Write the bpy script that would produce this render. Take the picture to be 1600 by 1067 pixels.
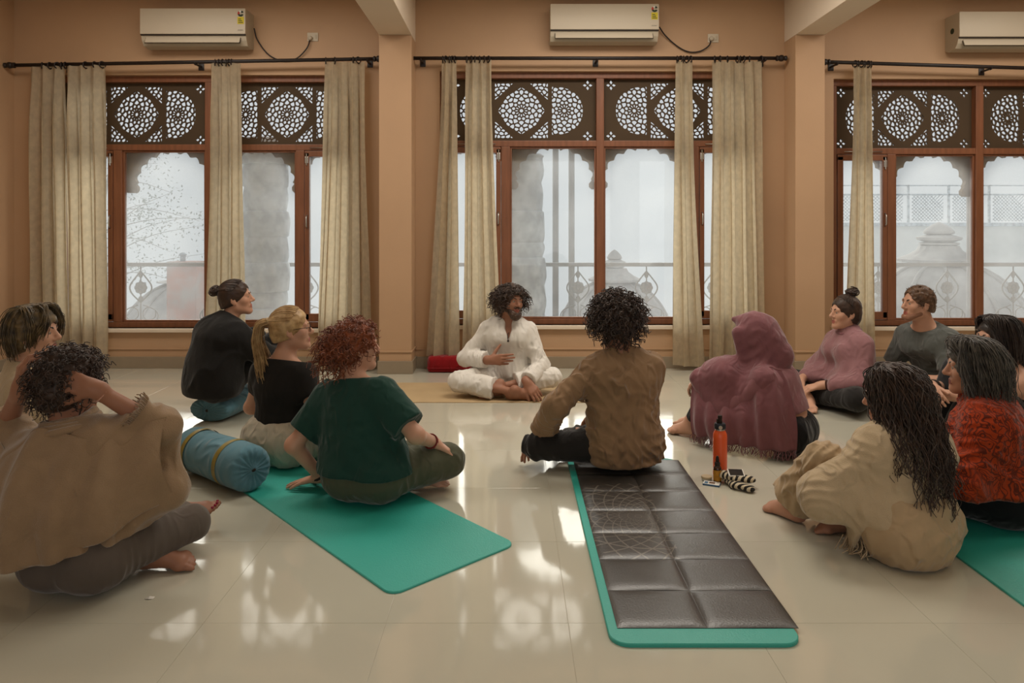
import bpy, bmesh, math, random, time
import numpy as np
from mathutils import Vector, Matrix, Quaternion
T0 = time.time()
for o in list(bpy.data.objects):
    bpy.data.objects.remove(o)
SC = bpy.context.scene
COL = SC.collection
PI = math.pi
random.seed(7)

# ------------------------------------------------------------------ camera
FPX, HORIZON, EYE, WALL = 1100.0, 356.0, 1.30, 6.53
cam = bpy.data.cameras.new('camera')
cam.sensor_width = 36.0
cam.lens = 36.0 * FPX / 1600.0
cam.shift_y = -(533.5 - HORIZON) / 1600.0
cam.clip_end = 300
camo = bpy.data.objects.new('camera', cam)
COL.objects.link(camo)
camo.location = (0, 0, EYE)
camo.rotation_euler = (PI / 2, 0, 0)
SC.camera = camo

# ------------------------------------------------------------------ world: bright hazy overcast sky
w = bpy.data.worlds.new('world')
SC.world = w
w.use_nodes = True
bg = w.node_tree.nodes['Background']
bg.inputs[0].default_value = (0.93, 0.97, 1.0, 1)
bg.inputs[1].default_value = 0.66

# ------------------------------------------------------------------ hazy sun outside, behind the windows
sun = bpy.data.lights.new('hazy_sun', 'SUN')
sun.energy = 2.8
sun.angle = math.radians(54)
sun.color = (1.0, 0.94, 0.84)
so = bpy.data.objects.new('hazy_sun', sun)
COL.objects.link(so)
d = Vector((0.06, -1.0, -0.36)).normalized()      # light travels into the room, from outside left and above
so.rotation_euler = d.to_track_quat('-Z', 'Y').to_euler()
so.location = (-1, 14, 6)

# ------------------------------------------------------------------ added fill: area lamps in the rear openings and under the ceiling, none seen
def area(name, loc, size, size_y, direction, power, color):
    l = bpy.data.lights.new(name, 'AREA')
    l.shape = 'RECTANGLE'
    l.size, l.size_y, l.energy, l.color = size, size_y, power, color
    o = bpy.data.objects.new(name, l)
    COL.objects.link(o)
    o.location = loc
    o.rotation_euler = Vector(direction).to_track_quat('-Z', 'Y').to_euler()
    return o
REAR = -3.6
for k, x in enumerate((-2.7, 0.9, 4.5)):
    area('rear_fill_light', (x, REAR + 0.02, 1.65), 2.9, 2.5, (0, 1, 0), 17, (1.0, 0.94, 0.86))  # unseen fill lamp standing in for daylight through the opening
for x, k in ((-2.5, .80), (0.82, 1.12), (4.2, .86)):
    for y, pw in ((2.6, 8), (4.9, 56)):
        area('ceiling_fill_light', (x, y, 3.40), 2.0, 0.9, (0, 0, -1), pw * k, (1.0, 0.93, 0.83))  # added fill without a fixture, imitates window light on wall and floor

# ------------------------------------------------------------------ exposure
vs = SC.view_settings
vs.view_transform = 'Standard'
vs.look = 'None'
vs.exposure = 0.0
vs.gamma = 1.0
vs.use_curve_mapping = False
SC.cycles.max_bounces = 8
SC.cycles.transparent_max_bounces = 24
SC.cycles.diffuse_bounces = 4
SC.cycles.sample_clamp_indirect = 4.0
SC.cycles.caustics_reflective = False
SC.cycles.caustics_refractive = False

# ------------------------------------------------------------------ helpers
def tag(o, label=None, cat=None, group=None, kind=None):
    if label: o['label'] = label
    if cat: o['category'] = cat
    if group: o['group'] = group
    if kind: o['kind'] = kind
    return o

def empty(name, loc=(0, 0, 0), label=None, cat=None, group=None, kind=None, rz=0, parent=None):
    o = bpy.data.objects.new(name, None)
    o.empty_display_size = 0.05
    COL.objects.link(o)
    o.location = loc
    o.rotation_euler = (0, 0, rz)
    if parent: o.parent = parent
    return tag(o, label, cat, group, kind)

def srgb(r, g, b):
    f = lambda c: (c / 255 / 12.92) if c <= 10.3 else ((c / 255 + 0.055) / 1.055) ** 2.4
    return (f(r), f(g), f(b), 1)

def at(px, py, Y):
    """world point seen at photo pixel px,py at depth Y"""
    return Vector(((px - 800) * Y / FPX, Y, EYE - (py - HORIZON) * Y / FPX))

def fl(px, py, z=0.0):
    """point at height z seen at photo pixel px,py"""
    Y = FPX * (EYE - z) / (py - HORIZON)
    return Vector(((px - 800) * Y / FPX, Y, z))

# ------------------------------------------------------------------ materials
def mat(name, col, rough=0.7, spec=0.3, metal=0.0, var=0.0, vscale=6.0, bump=0.0, bscale=200.0, sheen=0.0,
        coat=0.0, col2=None, vcontrast=0.5, stretch=None, sss=0.0, trans=0.0, emit=0.0, wr=0.0, wscale=14.0, wstretch=(1, 1, .55)):
    m = bpy.data.materials.new(name)
    m.use_nodes = True
    nt = m.node_tree
    N, L = nt.nodes, nt.links
    b = N['Principled BSDF']
    b.inputs['Base Color'].default_value = col
    b.inputs['Roughness'].default_value = rough
    b.inputs['Specular IOR Level'].default_value = spec
    b.inputs['Metallic'].default_value = metal
    if sheen:
        b.inputs['Sheen Weight'].default_value = sheen
        b.inputs['Sheen Roughness'].default_value = 0.4
    if coat: b.inputs['Coat Weight'].default_value = coat
    if sss:
        b.inputs['Subsurface Weight'].default_value = sss
        b.inputs['Subsurface Radius'].default_value = (0.012, 0.005, 0.003)
        b.inputs['Subsurface Scale'].default_value = 1.0
    tc = None
    def coords(s=None):
        nonlocal tc
        if tc is None: tc = N.new('ShaderNodeTexCoord')
        src = tc.outputs['Object']
        if s:
            mp = N.new('ShaderNodeMapping')
            mp.inputs['Scale'].default_value = s
            L.new(src, mp.inputs[0])
            src = mp.outputs[0]
        return src
    if var > 0 or col2:
        nz = N.new('ShaderNodeTexNoise')
        nz.inputs['Scale'].default_value = vscale
        nz.inputs['Detail'].default_value = 5
        L.new(coords(stretch), nz.inputs['Vector'])
        rp = N.new('ShaderNodeMapRange')
        rp.inputs[1].default_value = 0.5 - 0.25 / max(vcontrast, .01) * .5
        rp.inputs[2].default_value = 0.5 + 0.25 / max(vcontrast, .01) * .5
        L.new(nz.outputs[0], rp.inputs[0])
        mx = N.new('ShaderNodeMix')
        mx.data_type = 'RGBA'
        c2 = col2 or tuple(max(0, c * (1 - var)) for c in col[:3]) + (1,)
        mx.inputs[6].default_value = col
        mx.inputs[7].default_value = c2
        L.new(rp.outputs[0], mx.inputs[0])
        L.new(mx.outputs[2], b.inputs['Base Color'])
    if bump > 0:
        nb = N.new('ShaderNodeTexNoise')
        nb.inputs['Scale'].default_value = bscale
        nb.inputs['Detail'].default_value = 3
        L.new(coords(stretch), nb.inputs['Vector'])
        bp = N.new('ShaderNodeBump')
        bp.inputs['Strength'].default_value = bump
        bp.inputs['Distance'].default_value = 0.004
        L.new(nb.outputs[0], bp.inputs['Height'])
        if wr > 0:                       # soft creases of worn cloth
            nw = N.new('ShaderNodeTexNoise'); nw.inputs['Scale'].default_value = wscale; nw.inputs['Detail'].default_value = 2.5
            nw.inputs['Distortion'].default_value = 1.2
            try: nw.noise_type = 'RIDGED_MULTIFRACTAL'
            except Exception: pass
            L.new(coords(wstretch), nw.inputs['Vector'])
            b2 = N.new('ShaderNodeBump'); b2.inputs['Strength'].default_value = wr; b2.inputs['Distance'].default_value = 0.03
            L.new(nw.outputs[0], b2.inputs['Height']); L.new(b2.outputs[0], bp.inputs['Normal'])
        L.new(bp.outputs[0], b.inputs['Normal'])
    if trans > 0:
        out = N['Material Output']
        tr = N.new('ShaderNodeBsdfTranslucent')
        tr.inputs[0].default_value = col
        if var > 0 or col2: L.new(mx.outputs[2], tr.inputs[0])
        ms = N.new('ShaderNodeMixShader')
        ms.inputs[0].default_value = trans
        L.new(b.outputs[0], ms.inputs[1])
        L.new(tr.outputs[0], ms.inputs[2])
        L.new(ms.outputs[0], out.inputs[0])
    if emit:
        b.inputs['Emission Color'].default_value = col
        b.inputs['Emission Strength'].default_value = emit
    return m

# ------------------------------------------------------------------ mesh builder
class MB:
    def __init__(s):
        s.v, s.f, s.mi = [], [], []
        s.m = 0
    def add(s, vs, fs):
        n = len(s.v)
        s.v.extend([tuple(v) for v in vs])
        s.f.extend([tuple(i + n for i in f) for f in fs])
        s.mi.extend([s.m] * len(fs))
        return s
    def box(s, lo, hi, bev=0.0, M=None):
        (x0, y0, z0), (x1, y1, z1) = lo, hi
        x0, x1 = min(x0, x1), max(x0, x1); y0, y1 = min(y0, y1), max(y0, y1); z0, z1 = min(z0, z1), max(z0, z1)
        if bev <= 0:
            vs = [(x0, y0, z0), (x1, y0, z0), (x1, y1, z0), (x0, y1, z0), (x0, y0, z1), (x1, y0, z1), (x1, y1, z1), (x0, y1, z1)]
            fs = [(0, 3, 2, 1), (4, 5, 6, 7), (0, 1, 5, 4), (1, 2, 6, 5), (2, 3, 7, 6), (3, 0, 4, 7)]
        else:
            bm = bmesh.new()
            bmesh.ops.create_cube(bm, size=1.0)
            for v in bm.verts:
                v.co = Vector(((x0 + x1) / 2 + v.co.x * (x1 - x0), (y0 + y1) / 2 + v.co.y * (y1 - y0), (z0 + z1) / 2 + v.co.z * (z1 - z0)))
            bmesh.ops.bevel(bm, geom=bm.edges[:], offset=min(bev, .45 * min(x1 - x0, y1 - y0, z1 - z0)), segments=2, affect='EDGES', profile=0.6)
            bm.verts.index_update()
            vs = [v.co.copy() for v in bm.verts]
            fs = [[v.index for v in f.verts] for f in bm.faces]
            bm.free()
        if M is not None: vs = [M @ Vector(v) for v in vs]
        return s.add(vs, fs)
    def tube(s, pts, r, n=8, cap=True, closed=False):
        pts = [Vector(p) for p in pts]
        k = len(pts)
        rs = [r] * k if not hasattr(r, '__len__') else list(r)
        vs, fs = [], []
        nrm = None
        for i, p in enumerate(pts):
            if closed: t = pts[(i + 1) % k] - pts[i - 1]
            else: t = pts[min(i + 1, k - 1)] - pts[max(i - 1, 0)]
            t = t.normalized() if t.length > 1e-9 else Vector((0, 0, 1))
            if nrm is None:
                a = Vector((0, 0, 1)) if abs(t.z) < .9 else Vector((1, 0, 0))
                nrm = t.cross(a).normalized()
            else:
                nrm = (nrm - t * nrm.dot(t))
                nrm = nrm.normalized() if nrm.length > 1e-6 else t.orthogonal().normalized()
            bn = t.cross(nrm)
            for j in range(n):
                a = 2 * PI * j / n
                vs.append(p + (nrm * math.cos(a) + bn * math.sin(a)) * rs[i])
        for i in range(k if closed else k - 1):
            for j in range(n):
                a, b_ = i * n + j, i * n + (j + 1) % n
                c, d_ = ((i + 1) % k) * n + (j + 1) % n, ((i + 1) % k) * n + j
                fs.append((a, b_, c, d_))
        if cap and not closed:
            fs.append(tuple(range(n - 1, -1, -1)))
            fs.append(tuple((k - 1) * n + j for j in range(n)))
        return s.add(vs, fs)
    def lathe(s, prof, c=(0, 0, 0), n=20, M=None, mod=None, cap=True):
        """prof: list of (r, z)"""
        vs, fs = [], []
        for i, (r, z) in enumerate(prof):
            for j in range(n):
                a = 2 * PI * j / n
                q = mod(a, i) if mod else 1.0
                vs.append(Vector((c[0] + r * q * math.cos(a), c[1] + r * q * math.sin(a), c[2] + z)))
        for i in range(len(prof) - 1):
            for j in range(n):
                fs.append((i * n + j, i * n + (j + 1) % n, (i + 1) * n + (j + 1) % n, (i + 1) * n + j))
        if cap:
            fs.append(tuple(range(n - 1, -1, -1)))
            fs.append(tuple((len(prof) - 1) * n + j for j in range(n)))
        if M is not None: vs = [M @ v for v in vs]
        return s.add(vs, fs)
    def sphere(s, c, r, n=12, m=8, M=None):
        r = (r, r, r) if not hasattr(r, '__len__') else r
        prof = [(math.sin(PI * (i + .02) / (m + .04)), -math.cos(PI * (i + .02) / (m + .04))) for i in range(m + 1)]
        vs, fs = [], []
        for (q, z) in prof:
            for j in range(n):
                a = 2 * PI * j / n
                v = Vector((r[0] * q * math.cos(a), r[1] * q * math.sin(a), r[2] * z))
                if M is not None: v = M @ v
                vs.append(v + Vector(c))
        for i in range(m):
            for j in range(n):
                fs.append((i * n + j, i * n + (j + 1) % n, (i + 1) * n + (j + 1) % n, (i + 1) * n + j))
        fs.append(tuple(range(n - 1, -1, -1))); fs.append(tuple(m * n + j for j in range(n)))
        return s.add(vs, fs)
    def build(s, name, m, parent=None, smooth=False, label=None, loc=None):
        me = bpy.data.meshes.new(name)
        me.from_pydata(s.v, [], s.f)
        ms = m if isinstance(m, (list, tuple)) else [m]
        for q in ms: me.materials.append(q)
        me.polygons.foreach_set('material_index', s.mi)
        if smooth:
            me.polygons.foreach_set('use_smooth', [True] * len(me.polygons))
        me.update()
        if smooth == 'auto':
            try: me.set_sharp_from_angle(angle=math.radians(38))
            except Exception: pass
        o = bpy.data.objects.new(name, me)
        COL.objects.link(o)
        if parent: o.parent = parent
        if loc is not None: o.location = loc
        if label: o['label'] = label
        return o

def plate_mesh(outer, holes, depth):
    """mesh of a flat plate in the XZ plane (thickness along Y), outline + holes as polygons"""
    cu = bpy.data.curves.new('plate', 'CURVE')
    cu.dimensions = '2D'
    cu.fill_mode = 'BOTH'
    cu.extrude = depth / 2
    for poly in [outer] + holes:
        sp = cu.splines.new('POLY')
        sp.points.add(len(poly) - 1)
        for p, (x, z) in zip(sp.points, poly): p.co = (x, z, 0, 1)
        sp.use_cyclic_u = True
    o = bpy.data.objects.new('plate', cu)
    COL.objects.link(o)
    dg = bpy.context.evaluated_depsgraph_get()
    me = bpy.data.meshes.new_from_object(o.evaluated_get(dg), depsgraph=dg)
    bpy.data.objects.remove(o)
    bpy.data.curves.remove(cu)
    me.transform(Matrix.Rotation(PI / 2, 4, 'X'))
    return me

def obj(name, me, m=None, parent=None, loc=(0, 0, 0), label=None):
    if m is not None and len(me.materials) == 0: me.materials.append(m)
    o = bpy.data.objects.new(name, me)
    COL.objects.link(o)
    o.location = loc
    if parent: o.parent = parent
    if label: o['label'] = label
    return o

def copy_tree(o, parent=None):
    c = o.copy()
    COL.objects.link(c)
    if parent is not None: c.parent = parent
    for ch in list(o.children): copy_tree(ch, c)
    return c

def spline(pts, n):
    """Catmull-Rom through pts, n samples"""
    P = [Vector(p) for p in pts]
    P = [2 * P[0] - P[1]] + P + [2 * P[-1] - P[-2]]
    out = []
    segs = len(P) - 3
    for i in range(n):
        t = i / (n - 1) * segs
        k = min(int(t), segs - 1)
        u = t - k
        a, b, c, d = P[k:k + 4]
        out.append(0.5 * ((2 * b) + (c - a) * u + (2 * a - 5 * b + 4 * c - d) * u * u + (3 * b - a - 3 * c + d) * u ** 3))
    return out
# ================================================================== ROOM
M_wall = mat('wall_plaster', srgb(188, 152, 118), 0.55, 0.3, var=0.10, vscale=1.6, bump=0.12, bscale=60)
M_wall2 = mat('beam_paint', srgb(222, 205, 184), 0.6, 0.2, var=0.06, vscale=2)
M_skirt = mat('skirting_stone', srgb(150, 134, 112), 0.35, 0.4, var=0.12, vscale=9)
M_wood = mat('window_wood', srgb(134, 84, 56), 0.45, 0.4, var=0.35, vscale=5, stretch=(6, 6, .7), bump=.1, bscale=30)
M_jali = mat('jali_board', srgb(78, 62, 45), 0.7, 0.2, var=0.15, vscale=4)
M_arch = mat('arch_stone', srgb(140, 122, 98), 0.8, 0.2, var=0.15, vscale=4)
M_iron = mat('rod_iron', srgb(38, 28, 24), 0.45, 0.4, var=.3, vscale=30)
M_steel = mat('steel', srgb(190, 186, 178), 0.3, 0.5, metal=0.9)
M_ceil = mat('ceiling_paint', srgb(226, 212, 192), 0.8, 0.1)
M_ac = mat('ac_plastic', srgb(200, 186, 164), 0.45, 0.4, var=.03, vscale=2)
M_ac2 = mat('ac_plastic_shade', srgb(184, 170, 148), 0.5, 0.4)  # darker copy of the plastic, shade put into its colour
M_dark = mat('dark_gap', srgb(46, 38, 32), 0.6, 0.2)

# polished floor tile
def floor_mat():
    m = mat('floor_tile', srgb(206, 202, 184), 0.14, 0.5, var=0.10, vscale=1.3, vcontrast=.5)
    nt = m.node_tree; N, L = nt.nodes, nt.links
    b = N['Principled BSDF']
    out = N['Material Output']
    gl = N.new('ShaderNodeBsdfGlossy')
    gl.inputs['Color'].default_value = (1, .985, .96, 1)
    gl.inputs['Roughness'].default_value = 0.075
    fr = N.new('ShaderNodeFresnel'); fr.inputs[0].default_value = 1.52
    mu = N.new('ShaderNodeMath'); mu.operation = 'MULTIPLY'; mu.inputs[1].default_value = 1.6; mu.use_clamp = True
    L.new(fr.outputs[0], mu.inputs[0])
    ms = N.new('ShaderNodeMixShader')
    b.inputs['Specular IOR Level'].default_value = 0.0
    b.inputs['Roughness'].default_value = 0.6
    L.new(mu.outputs[0], ms.inputs[0]); L.new(b.outputs[0], ms.inputs[1]); L.new(gl.outputs[0], ms.inputs[2])
    L.new(ms.outputs[0], out.inputs[0])
    # slow waviness of a laid tile floor
    tc = N.new('ShaderNodeTexCoord')
    nz = N.new('ShaderNodeTexNoise'); nz.inputs['Scale'].default_value = 3.0
    bp = N.new('ShaderNodeBump'); bp.inputs['Strength'].default_value = 0.05; bp.inputs['Distance'].default_value = 0.02
    L.new(tc.outputs['Object'], nz.inputs['Vector']); L.new(nz.outputs[0], bp.inputs['Height'])
    L.new(bp.outputs[0], gl.inputs['Normal'])
    return m
M_floor = floor_mat()
M_grout = mat('floor_grout', srgb(200, 194, 176), 0.7, 0.2)

XL, XR = -4.62, 6.45
CEIL = 3.46
# floor: slab and tiles
floor = empty('floor', kind='structure')
MB().box((XL - .2, REAR - .2, -.12), (XR + .2, WALL + .26, -.0015)).build('floor_slab', M_grout, floor)
TS = 0.60
x0t, y0t = -1.015 - 6 * TS, 2.317 - 2 * TS
tile_cache = {}
def tile_mesh(wx, wy):
    key = (round(wx, 3), round(wy, 3))
    if key not in tile_cache:
        g, c, zt = 0.0005, 0.0005, 0.0
        a = [(g, g), (wx - g, g), (wx - g, wy - g), (g, wy - g)]
        b = [(g + c, g + c), (wx - g - c, g + c), (wx - g - c, wy - g - c), (g + c, wy - g - c)]
        vs = [(x, y, -.003) for x, y in a] + [(x, y, zt - c * .5) for x, y in a] + [(x, y, zt) for x, y in b]
        fs = [(8, 9, 10, 11)]
        for k in range(4):
            n = (k + 1) % 4
            fs += [(k, n, 4 + n, 4 + k), (4 + k, 4 + n, 8 + n, 8 + k)]
        me = bpy.data.meshes.new('tile'); me.from_pydata(vs, [], fs); me.materials.append(M_floor); me.update()
        tile_cache[key] = me
    return tile_cache[key]
for i in range(20):
    for j in range(10):
        x, y = x0t + i * TS, y0t + j * TS
        x1, y1 = min(x + TS, XR), min(y + TS, WALL)
        if x1 - x < .05 or y1 - y < .05: continue
        obj('tile', tile_mesh(x1 - x, y1 - y), None, floor, (x, y, 0))
MB().box((XL - .2, REAR - .2, -.01), (XR + .2, y0t - .001, 0)).build('floor_surface', M_floor, floor)
MB().box((x0t - .8, y0t - .001, -.01), (x0t - .001, WALL, 0)).build('floor_surface', M_floor, floor)

# walls ------------------------------------------------------------
WS = 168.5                                   # pixels per metre on the window wall
def wx(px): return (px - 800) / WS
def wz(py): return EYE + (HORIZON - py) / WS
# three windows: centre x, half width, z of sill and head
WIN = [dict(c=wx(322), s=0.965, zb=wz(513), zt=wz(117)), dict(c=wx(939), s=1.0, zb=wz(508), zt=wz(111)), dict(c=wx(1537), s=0.93, zb=wz(510), zt=wz(123))]
TH = 0.24
for W_ in WIN:
    W_['h'] = 252 / WS * W_['s']
wb = MB()
edges = [XL]
for W_ in WIN:
    edges += [W_['c'] - W_['h'], W_['c'] + W_['h']]
edges.append(XR)
for k in range(0, len(edges), 2):
    wb.box((edges[k], WALL, 0), (edges[k + 1], WALL + TH, CEIL))
for W_ in WIN:
    wb.box((W_['c'] - W_['h'], WALL, 0), (W_['c'] + W_['h'], WALL + TH, W_['zb']))
    wb.box((W_['c'] - W_['h'], WALL, W_['zt']), (W_['c'] + W_['h'], WALL + TH, CEIL))
tag(wb.build('wall_back', M_wall), kind='structure')
tag(MB().box((XL - .2, REAR - .2, 0), (XL, WALL + TH, CEIL)).build('wall_left', M_wall), kind='structure')
tag(MB().box((XR, REAR - .2, 0), (XR + .2, WALL + TH, CEIL)).build('wall_right', M_wall), kind='structure')
rb = MB()
rx = [XL, -4.15, -1.25, -.55, 2.35, 3.05, 5.95, XR]
for k in range(0, 8, 2): rb.box((rx[k], REAR - .2, 0), (rx[k + 1], REAR, CEIL))
for k in range(1, 7, 2):
    rb.box((rx[k], REAR - .2, 0), (rx[k + 1], REAR, .4)); rb.box((rx[k], REAR - .2, 2.9), (rx[k + 1], REAR, CEIL))
tag(rb.build('wall_rear', M_wall), kind='structure')
tag(MB().box((XL - .2, REAR - .2, CEIL), (XR + .2, WALL + TH, CEIL + .15)).build('ceiling', M_ceil), kind='structure')
# pillars and beams
PF = 6.27
def pillar(px0, px1):
    sc = FPX / PF
    xa, xb = (px0 - 800) / sc, (px1 - 800) / sc
    p = empty('pillar', ((xa + xb) / 2, PF, 0), kind='structure')
    hw = (xb - xa) / 2
    MB().box((-hw, 0, 0), (hw, WALL - PF, 3.02), .006).build('shaft', M_wall, p)
    MB().box((-hw - .012, -.012, 0), (hw + .012, WALL - PF, .115), .003).build('skirting', M_skirt, p)
    MB().box((-hw - .008, -.008, .19), (hw + .008, WALL - PF, .205), .003).build('moulding', M_wall, p)
    b = MB().box(((xa + xb) / 2 - hw, REAR, 3.02), ((xa + xb) / 2 + hw, WALL, CEIL + .02), .004).build('beam', M_wall2)
    tag(b, kind='structure')
    return xa, xb
P1 = pillar(592, 643)
P2 = pillar(1243, 1289)
# moulding, skirting and sills of the window wall
spans = [(XL, P1[0]), (P1[1], P2[0]), (P2[1], XR)]
for a, b_ in spans:
    tag(MB().box((a, WALL - .014, 0), (b_, WALL + .01, .107), .003).build('baseboard_back', M_skirt), kind='structure')
    tag(MB().box((a, WALL - .010, .172), (b_, WALL + .01, .186), .003).build('trim_1', M_wall), kind='structure')
tag(MB().box((XL, .5, 0), (XL + .014, WALL, .107), .003).build('baseboard_left', M_skirt), kind='structure')
for W_ in WIN:
    tag(MB().box((W_['c'] - W_['h'] - .03, WALL - .035, W_['zb'] - .035), (W_['c'] + W_['h'] + .03, WALL + .10, W_['zb']), .006).build('trim_2', M_wall2), kind='structure')

# ------------------------------------------------------------------ pierced screens (jali)
def clip(poly, n, d):
    """keep the part of convex polygon with n.p <= d"""
    out = []
    for i in range(len(poly)):
        a, b_ = poly[i], poly[(i + 1) % len(poly)]
        da, db = n[0] * a[0] + n[1] * a[1] - d, n[0] * b_[0] + n[1] * b_[1] - d
        if da <= 0: out.append(a)
        if (da < 0 < db) or (db < 0 < da):
            t = da / (da - db)
            out.append((a[0] + (b_[0] - a[0]) * t, a[1] + (b_[1] - a[1]) * t))
    return out
def cells(seeds, outline, gap):
    res = []
    for i, s_ in enumerate(seeds):
        poly = list(outline)
        for j, q in enumerate(seeds):
            if i == j: continue
            dx, dy = q[0] - s_[0], q[1] - s_[1]
            L_ = math.hypot(dx, dy)
            if L_ > .30: continue
            n = (dx / L_, dy / L_)
            mid = n[0] * (s_[0] + q[0]) / 2 + n[1] * (s_[1] + q[1]) / 2
            poly = clip(poly, n, mid - gap / 2)
            if len(poly) < 3: break
        if len(poly) < 3: continue
        A = sum(poly[k][0] * poly[(k + 1) % len(poly)][1] - poly[(k + 1) % len(poly)][0] * poly[k][1] for k in range(len(poly))) / 2
        if abs(A) < 6e-5: continue
        # round the corners a little, drop doubles
        rp = []
        for k in range(len(poly)):
            a, b_, c_ = poly[k - 1], poly[k], poly[(k + 1) % len(poly)]
            rp.append((b_[0] * .72 + a[0] * .28, b_[1] * .72 + a[1] * .28))
            rp.append((b_[0] * .72 + c_[0] * .28, b_[1] * .72 + c_[1] * .28))
        cl = []
        for p in rp:
            if not cl or math.hypot(p[0] - cl[-1][0], p[1] - cl[-1][1]) > .002: cl.append(p)
        if len(cl) >= 3: res.append(cl)
    return res
def ring(c, r, n, off=0.0, sq=1.0):
    return [(c[0] + r * math.cos(2 * PI * (k + off) / n), c[1] + sq * r * math.sin(2 * PI * (k + off) / n)) for k in range(n)]
def rosette_seeds(c, k=1.0):
    u = k / 1000
    return [c] + ring(c, 44 * u, 12) + ring(c, 74 * u, 12, .5) + ring(c, 108 * u, 12) + ring(c, 146 * u, 12, .5) + ring(c, 176 * u, 24) + ring(c, 214 * u, 24, .5) + ring(c, 250 * u, 24)
def jali():
    holes = []
    cx = 0.0
    # diamond rosette
    R = 0.222
    dia = [(R, 0), (.135, .135), (0, R), (-.135, .135), (-R, 0), (-.135, -.135), (0, -R), (.135, -.135)]
    holes += cells(rosette_seeds((0, 0)), dia, .0105)
    # corner spandrels
    rnd = random.Random(3)
    for sx in (-1, 1):
        for sz in (-1, 1):
            tri = [(sx * .250, sz * .256), (sx * .078, sz * .256), (sx * .250, sz * .098)]
            if sx * sz < 0: tri = tri[::-1]
            rr = random.Random(5)
            sd = []
            for _ in range(400):
                p = (.078 + rr.random() * .172, .098 + rr.random() * .158)
                if (p[0] - .078) / .172 + (p[1] - .098) / .158 < .95: continue
                if all(math.hypot(p[0] - q[0], p[1] - q[1]) > .031 for q in sd): sd.append(p)
            holes += cells([(sx * a, sz * b_) for a, b_ in sd], tri, .0095)
    # half rosettes: flat side towards the diamond
    for sx in (-1, 1):
        out = []
        for k in range(15):
            t = -PI / 2 + PI * k / 14
            out.append((.30 + .28 * max(math.cos(t), 0) ** .8, .226 * math.sin(t)))
        out = [(.288, -.226)] + [p for p in out if p[0] > .301] + [(.288, .226)]
        sd = rosette_seeds((.405, 0))
        if sx < 0:
            out = [(-x, z) for x, z in out][::-1]; sd = [(-x, z) for x, z in sd]
        holes += cells(sd, out, .0105)
        for sz in (-1, 1):
            qc = (sx * .625, sz * .238)
            for a in range(4):
                ca, sa = math.cos(a * PI / 2), math.sin(a * PI / 2)
                pt = [(.008, 0), (.026, .014), (.047, 0), (.026, -.014)]
                holes.append([(qc[0] + ca * x - sa * z, qc[1] + sa * x + ca * z) for x, z in pt])
    return plate_mesh([(-.70, -.305), (.70, -.305), (.70, .305), (-.70, .305)], holes, .018)
JALI = jali()
JALI.materials.append(M_jali)

def cusped(cx, hw, zs, za, n=9):
    """points of a cusped arch from left spring to right spring"""
    pts = []
    base = []
    for k in range(n + 1):
        a = PI - PI * k / n
        base.append((cx + hw * math.cos(a), zs + (za - zs) * math.sin(a)))
    for k in range(n):
        a, b_ = base[k], base[k + 1]
        mx, mz = (a[0] + b_[0]) / 2, (a[1] + b_[1]) / 2
        dx, dz = b_[0] - a[0], b_[1] - a[1]
        nx, nz = -dz, dx
        L_ = math.hypot(nx, nz)
        bul = .30 if k != n // 2 else .42
        for q in range(6):
            t = q / 6
            h = math.sin(PI * t) * L_ * bul
            pts.append((a[0] + dx * t + nx / L_ * h, a[1] + dz * t + nz / L_ * h))
    pts.append(base[-1])
    return pts
def arch_board():
    """one half of the window: two cusped arches side by side (x from the mullion outwards), z down from the transom"""
    zlow, zs, za = -.43, -.33, -.055
    o = [(0.0, 0.0), (0.0, zlow)]
    def drop(x, w_):                     # turned pendant at a springing
        return [(x + w_ * .55, zlow), (x + w_ * .95, zlow + .025), (x + w_ * 1.0, zlow + .055), (x + w_ * .62, zlow + .085)]
    def rdrop(x, w_): return [(2 * x - a, b_) for a, b_ in drop(x, w_)][::-1]
    o += [(.05 + .012, zlow), (.05 + .036, zlow + .022), (.05 + .038, zlow + .055), (.05 + .012, zlow + .085)]
    o += cusped(.42, .352, zs, za)
    o += [(.80 - .012, zlow + .085), (.80 - .036, zlow + .055), (.80 - .034, zlow + .022), (.80 - .012, zlow)]
    o += [(.865, zlow), (.89, zlow + .022), (.892, zlow + .055), (.865, zlow + .085)]
    o += cusped(1.17, .285, zs, za)
    o += [(1.475, zlow), (1.49, zlow), (1.49, 0.0)]
    return o
ARCH = plate_mesh(arch_board(), [], .05)
ARCH.materials.append(M_arch)

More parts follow.
